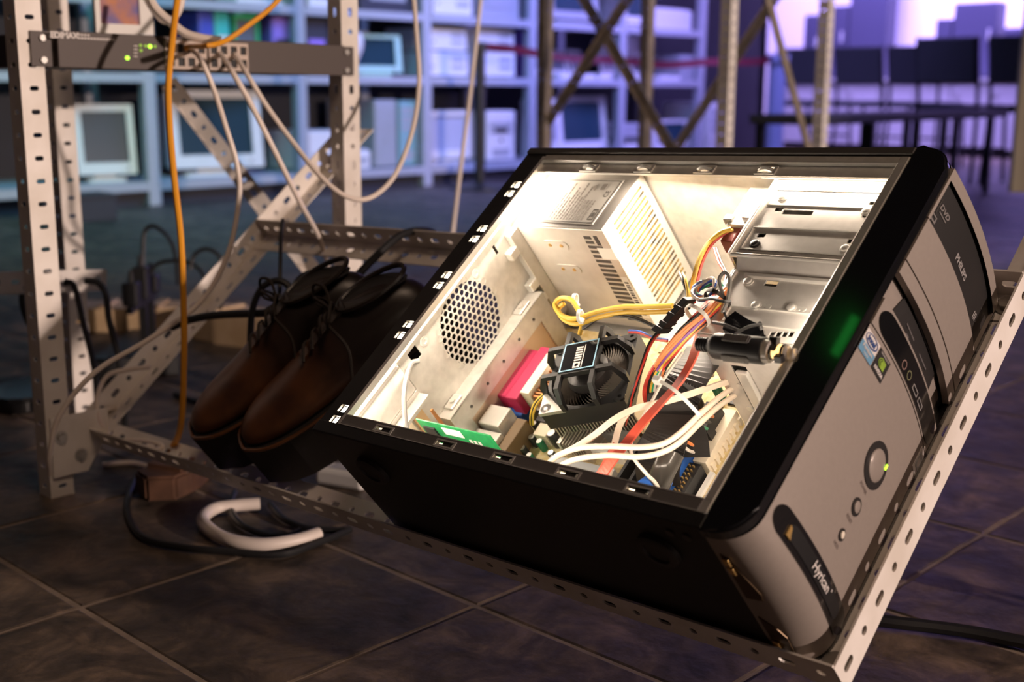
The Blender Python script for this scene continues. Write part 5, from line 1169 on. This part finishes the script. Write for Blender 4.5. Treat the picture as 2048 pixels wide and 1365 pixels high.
for f in (.79, .90):
    bm = BM(); lathe(bm, [(.0066, lo_(f - .012)), (.0072, lo_(f - .012)), (.0072, lo_(f + .006)), (.0066, lo_(f + .006))], LM, 14); ct = obj('cable_tie', bm, blkw, lm)
    bm = BM(); box(bm, -.003, .003, -.003, .003, -.0035, .0035, bev=.0006, M=LM @ Matrix.Rotation(math.radians(-50 if f < .85 else 70), 4, 'Z') @ Matrix.Translation((.009, 0, lo_(f)))); obj('tie_head', bm, blkw, ct)
# ------------------------------------------------------------------ front bezel of the computer
def uF(w): return .466 + .008 * (1 - ((w + .09) / .085) ** 2)
def cslab(v0, v1, w0, w1, off=0.0, th=.006, n=14, bm=None):
    """slab following the bowed front between rows v0..v1 and columns w0..w1"""
    bm = bm or BM(); R_ = []
    for i in range(n + 1):
        w_ = w0 + (w1 - w0) * i / n; u_ = uF(w_) + off
        R_.append([bm.verts.new((u_, v0, w_)), bm.verts.new((u_, v1, w_)), bm.verts.new((u_ - th, v1, w_)), bm.verts.new((u_ - th, v0, w_))])
    for A, B in zip(R_, R_[1:]):
        for j in range(4): bm.faces.new((A[j], A[(j + 1) % 4], B[(j + 1) % 4], B[j]))
    bm.faces.new(R_[0][::-1]); bm.faces.new(R_[-1]); return bm
def onfront(bm, off):
    """wrap flat artwork (x to the right, y up, metres; x = -w) on the bowed front"""
    for v_ in bm.verts: x_, y_, z_ = v_.co; v_.co = Vector((uF(-x_) + off + z_, y_, -x_))
    return bm
def cyc(verts): return verts
bz = part('front_bezel', BM() if False else boxes((D - .002, .4585, .0, .388, -.176, -.006)), darkpl)
def bpart(name, bm, m, sm=False): return obj(name, bm, m, bz, sm)
# side cheeks, gloss black, rounded corners
def cheek(w0, w1, nm):
    r = .030; pts = [(D - .0015, -.0155)]
    for i in range(9): a = -math.pi / 2 + math.pi / 2 * i / 8; pts.append((.4655 - r + r * math.cos(a), -.0155 + r + r * math.sin(a)))
    for i in range(9): a = math.pi / 2 * i / 8; pts.append((.4655 - r + r * math.cos(a), .4005 - r + r * math.sin(a)))
    pts.append((D - .0015, .4005)); bm = BM(); prism(bm, pts, w0, w1)
    bmesh.ops.bevel(bm, geom=[e for e in bm.edges if abs(e.verts[0].co.z - e.verts[1].co.z) < 1e-6 and max(e.verts[0].co.z, e.verts[1].co.z) > w1 - 1e-6], offset=.0022, segments=3, affect='EDGES'); return bpart(nm, bm, gloss, True)
cheek(-.0075, .003, 'side_cheek'); cheek(-.1805, -.1745, 'side_cheek')
# lower silver panel, wrapping under the machine
def wrapped(v1, top=False):
    bm = BM(); r = .028; n = 14; R_ = []
    for i in range(n + 1):
        w_ = -.0078 + (-.1742 + .0078) * i / n; uf = uF(w_); col = []
        if not top:
            for u_ in (D - .001, .4335): col.append((u_, -.0145))
            for q in range(9): a = -math.pi / 2 + math.pi / 2 * q / 8; col.append((uf - r + r * math.cos(a), -.0145 + r + r * math.sin(a)))
            for q in range(1, 5): col.append((uf, .0135 + (v1 - .0135) * q / 4))
        else:
            col.append((uf, v1)); 
            for q in range(9): a = math.pi / 2 * q / 8; col.append((uf - r + r * math.cos(a), .3995 - r + r * math.sin(a)))
            col.append((D - .001, .3995))
        R_.append([bm.verts.new((u_, v_, w_)) for u_, v_ in col])
    for A, B in zip(R_, R_[1:]):
        for j in range(len(A) - 1): bm.faces.new((A[j], A[j + 1], B[j + 1], B[j]))
    return bm
lowp = bpart('lower_panel', wrapped(.2032), silver, True); topp = bpart('top_panel', wrapped(.3835, True), silver, True)
bpart('drive_cover', cslab(.2755, .3230, -.0088, -.1735), silver, True); bpart('drive_cover', cslab(.2605, .2738, -.0088, -.1735), silver, True); bpart('port_panel', cslab(.2045, .2315, -.0088, -.1735), silver, True)
bpart('border_strip', cslab(.3238, .3832, -.0078, -.0108), silver, True); bpart('border_strip', cslab(.3238, .3832, -.1725, -.1740), silver, True)
# recessed disk slot with sloping silver ends
bpart('slot_recess', cslab(.2318, .2604, -.0088, -.1735, -.009, .004), silver, True)
bm = BM(); prism(bm, [(.031, .2322), (.138, .2322), (.131, .2600), (.038, .2600)], 0, .0012)
bmesh.ops.subdivide_edges(bm, edges=[e for e in bm.edges if abs(e.verts[0].co.x - e.verts[1].co.x) > .05], cuts=8, use_grid_fill=True); onfront(bm, -.0088); fl = bpart('floppy_slot', bm, darkpl)
for x0, x1, y0, y1 in ((.055, .112, .2462, .2478), (.060, .066, .239, .2415), (.088, .1, .2372, .2385)): obj('slot_mark', onfront(boxes((x0, x1, y0, y1, 0, .0006)), -.0074), mat('dim_print', (.10, .09, .09), .5), fl)
# optical drive face
df = bpart('drive_face', cslab(.3238, .3832, -.0110, -.1722, -.0035, .004), darkpl, True)
bm = BM(); gridplate(bm, .0165, .152, .3385, .3545, 0, .0004, [(.0170, .1515, .3390, .3540)]); obj('tray_seam', onfront(bm, -.0034), ink, df)
def ftext(s_, x, y, size, m, off, par, bold=0.0, rot=0.0, shear=0.0):
    bm = textbm(s_, size, 0, bold, shear)
    if rot: bmesh.ops.rotate(bm, cent=(0, 0, 0), matrix=Matrix.Rotation(rot, 3, 'Z'), verts=bm.verts)
    bmesh.ops.translate(bm, vec=(x, y, 0), verts=bm.verts); onfront(bm, off); return obj('lettering', bm, m, par)
dimp = mat('grey_print', (.30, .28, .275), .5)
ftext('PHILIPS', .0810, .3385, .0092, dimp, -.0030, df, .0003)
ftext('DVD', .0262, .3485, .0080, mat('dim_grey_print', (.17, .155, .15), .5), -.0030, df, .0003, 0, .25); obj('slot_mark', onfront(boxes((.020, .033, .3425, .3438, 0, .0003)), -.0032), MATS['dim_grey_print'], df)
bm = BM(); gridplate(bm, .0128, .0215, .3290, .3360, 0, .0003, [(.0145, .020, .3310, .3345)]); obj('slot_mark', onfront(bm, -.0032), MATS['dim_grey_print'], df)
for q in range(3): obj('slot_mark', onfront(boxes((.138 + .003 * q, .1395 + .003 * q, .3335 + .001 * q, .3415 + .001 * q, 0, .0003)), -.0032), dimp, df)
# dark oval port window
def front_shape(poly, off, m, name, par, th=.0012, cuts=6):
    bm = BM(); prism(bm, poly, 0, th); bmesh.ops.triangulate(bm, faces=[f for f in bm.faces if len(f.verts) > 4]); onfront(bm, off); return obj(name, bm, m, par)
def strip_shape(x0, x1, y0, y1, off, m, name, par, rl=1.0, rr=1.0, n=24, th=.0012):
    """elongated rounded shape along the front built in slices"""
    bm = BM(); yc, hh = (y0 + y1) / 2, (y1 - y0) / 2; T = []
    for i in range(n + 1):
        x_ = x0 + (x1 - x0) * (.5 - .5 * math.cos(math.pi * i / n)); h_ = hh
        if x_ - x0 < hh * rl * 1.4: q = 1 - (x_ - x0) / (hh * rl * 1.4); h_ = hh * math.sqrt(max(0, 1 - q * q))
        if x1 - x_ < hh * rr * 1.4: q = 1 - (x1 - x_) / (hh * rr * 1.4); h_ = min(h_, hh * math.sqrt(max(0, 1 - q * q)))
        h_ = max(h_, .0003); T.append([bm.verts.new((x_, yc - h_, th)), bm.verts.new((x_, yc + h_, th)), bm.verts.new((x_, yc + h_, 0)), bm.verts.new((x_, yc - h_, 0))])
    for A, B in zip(T, T[1:]):
        for j in range(4): bm.faces.new((A[j], A[(j + 1) % 4], B[(j + 1) % 4], B[j]))
    bm.faces.new(T[0][::-1]); bm.faces.new(T[-1]); onfront(bm, off); return obj(name, bm, m, par, True)
pw = strip_shape(.0125, .171, .2065, .2285, -.0004, gloss, 'port_window', bz)
for q in range(2):
    bm = BM(); xc = .066 + .013 * q; n_ = 22
    va = [bm.verts.new((xc + .0042 * math.cos(2 * math.pi * i / n_), .2125 + .0042 * math.sin(2 * math.pi * i / n_), .0003)) for i in range(n_)]; vb = [bm.verts.new((xc + .0032 * math.cos(2 * math.pi * i / n_), .2125 + .0032 * math.sin(2 * math.pi * i / n_), .0003)) for i in range(n_)]
    for i in range(n_): bm.faces.new((va[i], va[(i + 1) % n_], vb[(i + 1) % n_], vb[i]))
    obj('audio_jack', onfront(bm, .0009), mat(('pink_ring', 'green_ring')[q], ((.24, .15, .13), (.17, .17, .09))[q], .5), pw)
for q in range(2): obj('usb_socket', onfront(gridplate(BM(), .091 + .017 * q, .104 + .017 * q, .2095, .2145, 0, .0004, [(.0918 + .017 * q, .1032 + .017 * q, .2103, .2137)]), .0009), dimp, pw)
# logo oval
lg = strip_shape(.0125, .1735, .0125, .0345, -.0002, gloss, 'logo_panel', lowp, .9, .7, 28)
strip_shape(.034, .152, .0170, .0300, .0010, mat('deep_black', (.012, .012, .013), .35), 'logo_inset', lg, th=.0006)
obj('reflector', onfront((lambda b_: (prism(b_, [(.0335, .0165), (.040, .0165), (.0375, .0205), (.036, .0245), (.0335, .0255)], 0, .001), b_)[1])(BM()), .0016), gold, lg)
ftext('Hyrican', .0965, .0238, .0118, inkw, .0024, lg, .0002, 0, .2); ftext('o', .1205, .0275, .004, inkw, .0024, lg, .0002)
# buttons
def ring(x, y, rx, ry, rin, name, m1, m2, dome=.003):
    bm = BM(); n_ = 28
    A = [bm.verts.new((x + rx * math.cos(2 * math.pi * i / n_), y + ry * math.sin(2 * math.pi * i / n_), .0008)) for i in range(n_)]; bm.faces.new(A)
    B = [bm.verts.new((v_.co.x, v_.co.y, -.002)) for v_ in A]
    for i in range(n_): bm.faces.new((A[i], A[(i + 1) % n_], B[(i + 1) % n_], B[i]))
    o = obj(name + '_ring', onfront(bm, 0), m1, lowp)
    bm = BM(); L_ = []
    for f, z_ in ((1.0, .0009), (.97, .0016), (.8, dome * .8), (.5, dome), (.15, dome * 1.05)): L_.append([bm.verts.new((x + rx * rin * f * math.cos(2 * math.pi * i / n_), y + ry * rin * f * math.sin(2 * math.pi * i / n_), z_)) for i in range(n_)])
    for A, B in zip(L_, L_[1:]):
        for i in range(n_): bm.faces.new((A[i], A[(i + 1) % n_], B[(i + 1) % n_], B[i]))
    bm.faces.new(L_[-1]); b_ = obj(name, onfront(bm, 0), m2, o, True); return o
pb_ = ring(.0977, .1327, .0205, .0195, .70, 'power_button', darkpl, silver)
obj('indicator_light', onfront(boxes((.1075, .1097, .1375, .1425, .0022, .0034), bev=.0003), 0), ledg, pb_)
ring(.0991, .0922, .0080, .0075, .66, 'reset_button', darkpl, silver, .0022)
ring(.0985, .0646, .0052, .0052, .6, 'disk_light', darkpl, mat('clear_lens', (.8, .72, .6), .15, spec=.8), .0022)
for s_, x_, y_ in (('POWER', .096, .1085), ('RESET', .098, .0795), ('HDD', .098, .0545)): ftext(s_, x_, y_, .0046, mat('grey_brown_ink', (.13, .10, .09), .5), .0003, lowp)
# stickers
wst = mat('sticker_white', (.66, .62, .6), .35); bst = mat('sticker_blue', (.13, .30, .46), .35); navy = mat('navy_ink', (.03, .07, .22), .4)
st1 = obj('intel_sticker', onfront(boxes((.0075, .0290, .1775, .1985, 0, .0005)), .0002), wst, lowp); obj('sticker_band', onfront(boxes((.0075, .0290, .1775, .1868, .0004, .0007)), .0002), bst, st1)
bm = BM(); n_ = 28; E0 = [(.0183 + .0096 * math.cos(2 * math.pi * i / n_), .1927 + .0052 * math.sin(2 * math.pi * i / n_)) for i in range(n_)]; E1_ = [(.0181 + .0087 * math.cos(2 * math.pi * i / n_), .1930 + .0043 * math.sin(2 * math.pi * i / n_)) for i in range(n_)]
va = [bm.verts.new((x, y, .0008)) for x, y in E0]; vb = [bm.verts.new((x, y, .0008)) for x, y in E1_]
for i in range(n_): bm.faces.new((va[i], va[(i + 1) % n_], vb[(i + 1) % n_], vb[i]))
obj('oval_mark', onfront(bm, .0002), navy, st1); ftext('intel', .0181, .1928, .0072, navy, .0010, st1, .0003); ftext('Pentium', .0182, .1838, .0048, wst, .0012, st1, .0001); ftext('inside', .0182, .1797, .0032, wst, .0012, st1)
st2 = obj('nvidia_sticker', onfront(boxes((.0308, .0502, .1780, .1985, 0, .0005), bev=0), .0002), darkpl, lowp)
nvg = mat('sticker_green', (.28, .45, .05), .4)
obj('eye_mark', onfront(boxes((.0398, .0455, .1858, .1935, .0004, .0007)), .0002), nvg, st2)
bm = BM(); 
for r1, r2 in ((.0042, .0036), (.0027, .0021), (.0013, .0)):
    va = [bm.verts.new((.0398 + r1 * 1.3 * math.cos(2 * math.pi * i / 20), .1896 + r1 * math.sin(2 * math.pi * i / 20), .0009)) for i in range(20)]
    if r2:
        vb = [bm.verts.new((.0398 + r2 * 1.3 * math.cos(2 * math.pi * i / 20), .1896 + r2 * math.sin(2 * math.pi * i / 20), .0009)) for i in range(20)]
        for i in range(20): bm.faces.new((va[i], va[(i + 1) % 20], vb[(i + 1) % 20], vb[i]))
    else: bm.faces.new(va)
obj('eye_mark', onfront(bm, .0002), nvg, st2); ftext('NVIDIA', .0405, .1818, .0046, inkw, .0010, st2, .0002); ftext('GRAPHICS BY', .0405, .1962, .0024, inkw, .0010, st2)
obj('silver_badge', onfront(boxes((.158, .1732, .179, .2005, 0, .0005)), .0002), wst, lowp); bm = BM(); cellhole(bm, .1605, .1725, .1835, .1965, .0005, .0008, .0042, .0048, per=5); obj('badge_mark', onfront(bm, .0002), greyc, lowp)
# intake openings under the bezel, and a rubber foot
for w0, w1 in ((-.028, -.086), (-.112, -.166)):
    bm = BM(); prism(bm, [(.4345, w0), (.4395, w0 - .004), (.4520, w1 + .012), (.4500, w1 + .003), (.4345, w1)] if w0 > -.1 else [(.4345, w0), (.4470, w0 - .012), (.4520, w0 - .022), (.4500, w1 + .004), (.4345, w1)], .0, .0008, basis((0, -.0146, 0), (1, 0, 0), (0, 0, 1), (0, -1, 0))); iv = bpart('intake_opening', bm, mat('dark_bronze', (.10, .06, .03), .3, .6))
    for k in range(2): bm = BM(); w_ = (w0 - .004 - .011 * k) if w0 > -.1 else (w1 + .008 + .013 * (1 - k)); box(bm, .4348, .4408, -.0172, -.0152, w_ - .0085, w_, bev=.0008); obj('lit_rib', bm, gold, iv)  # gold colour stands for light from inside falling on the vent ribs
def foot(u_, w_):
    bm = BM(); lathe(bm, [(.019, 0), (.0185, .004), (.016, .006), (.012, .006), (.0115, .004), (.003, .004)], basis((u_, -.0150, w_), (0, 0, 1), (1, 0, 0), (0, -1, 0)) if False else basis((u_, -.0150, w_), (1, 0, 0), (0, 0, 1), (0, -1, 0)), 24); part('rubber_foot', bm, mat('foot_rubber', (.035, .03, .03), .6), smooth=True)
for q in ((.372, -.045), (.03, -.045)): foot(*q)
for px, py in ((1340, 1066), (1374, 1075)): q = LV(px, py, -.0152); part('screw', cyl(BM(), (q.x, -.0150, q.z), (q.x, -.0162, q.z), .004, n=12), mat('dark_screw', (.08, .07, .07), .3, .6))

# green stage tube whose glint shows on the gloss side of the bezel
_p = PM @ LP(1690, 672, .003); _d = (_p - C0).normalized(); _r = _d - PW * 2 * _d.dot(PW); _q = _p + _r * 1.9
_l = area('green_tube_lamp', _q, _p, (.10, .020), .014, (0.05, 1.0, 0.12)); 
_x = PV - _r * PV.dot(_r); _x.normalize(); _l.matrix_world = basis(_q, _x, _r.cross(_x), _r)

# groups of look-alikes
GR = {'chair': 'dark chairs before the violet wall', 'shoe': 'pair of brown shoes on the tray', 'cable': 'network cables round the rack', 'cord': 'black cords round the rack',
      'monitor': 'old monitors on the shelves', 'box': 'boxes on the shelves', 'computer': 'old computers on the shelves', 'laptop': 'laptops on the middle shelf',
      'adapter': 'plugs and adapters', 'cabinet': 'dark boxes on the pale counter', 'bulb': 'bulbs on the middle shelf', 'printer': 'printers on the shelves', 'barrier post': 'ribbon stands', 'plank': 'pale boards behind the tray'}
for o in SC.objects:
    if o.parent is None and o.get('category') in GR and o is not pc: o['group'] = GR[o['category']]
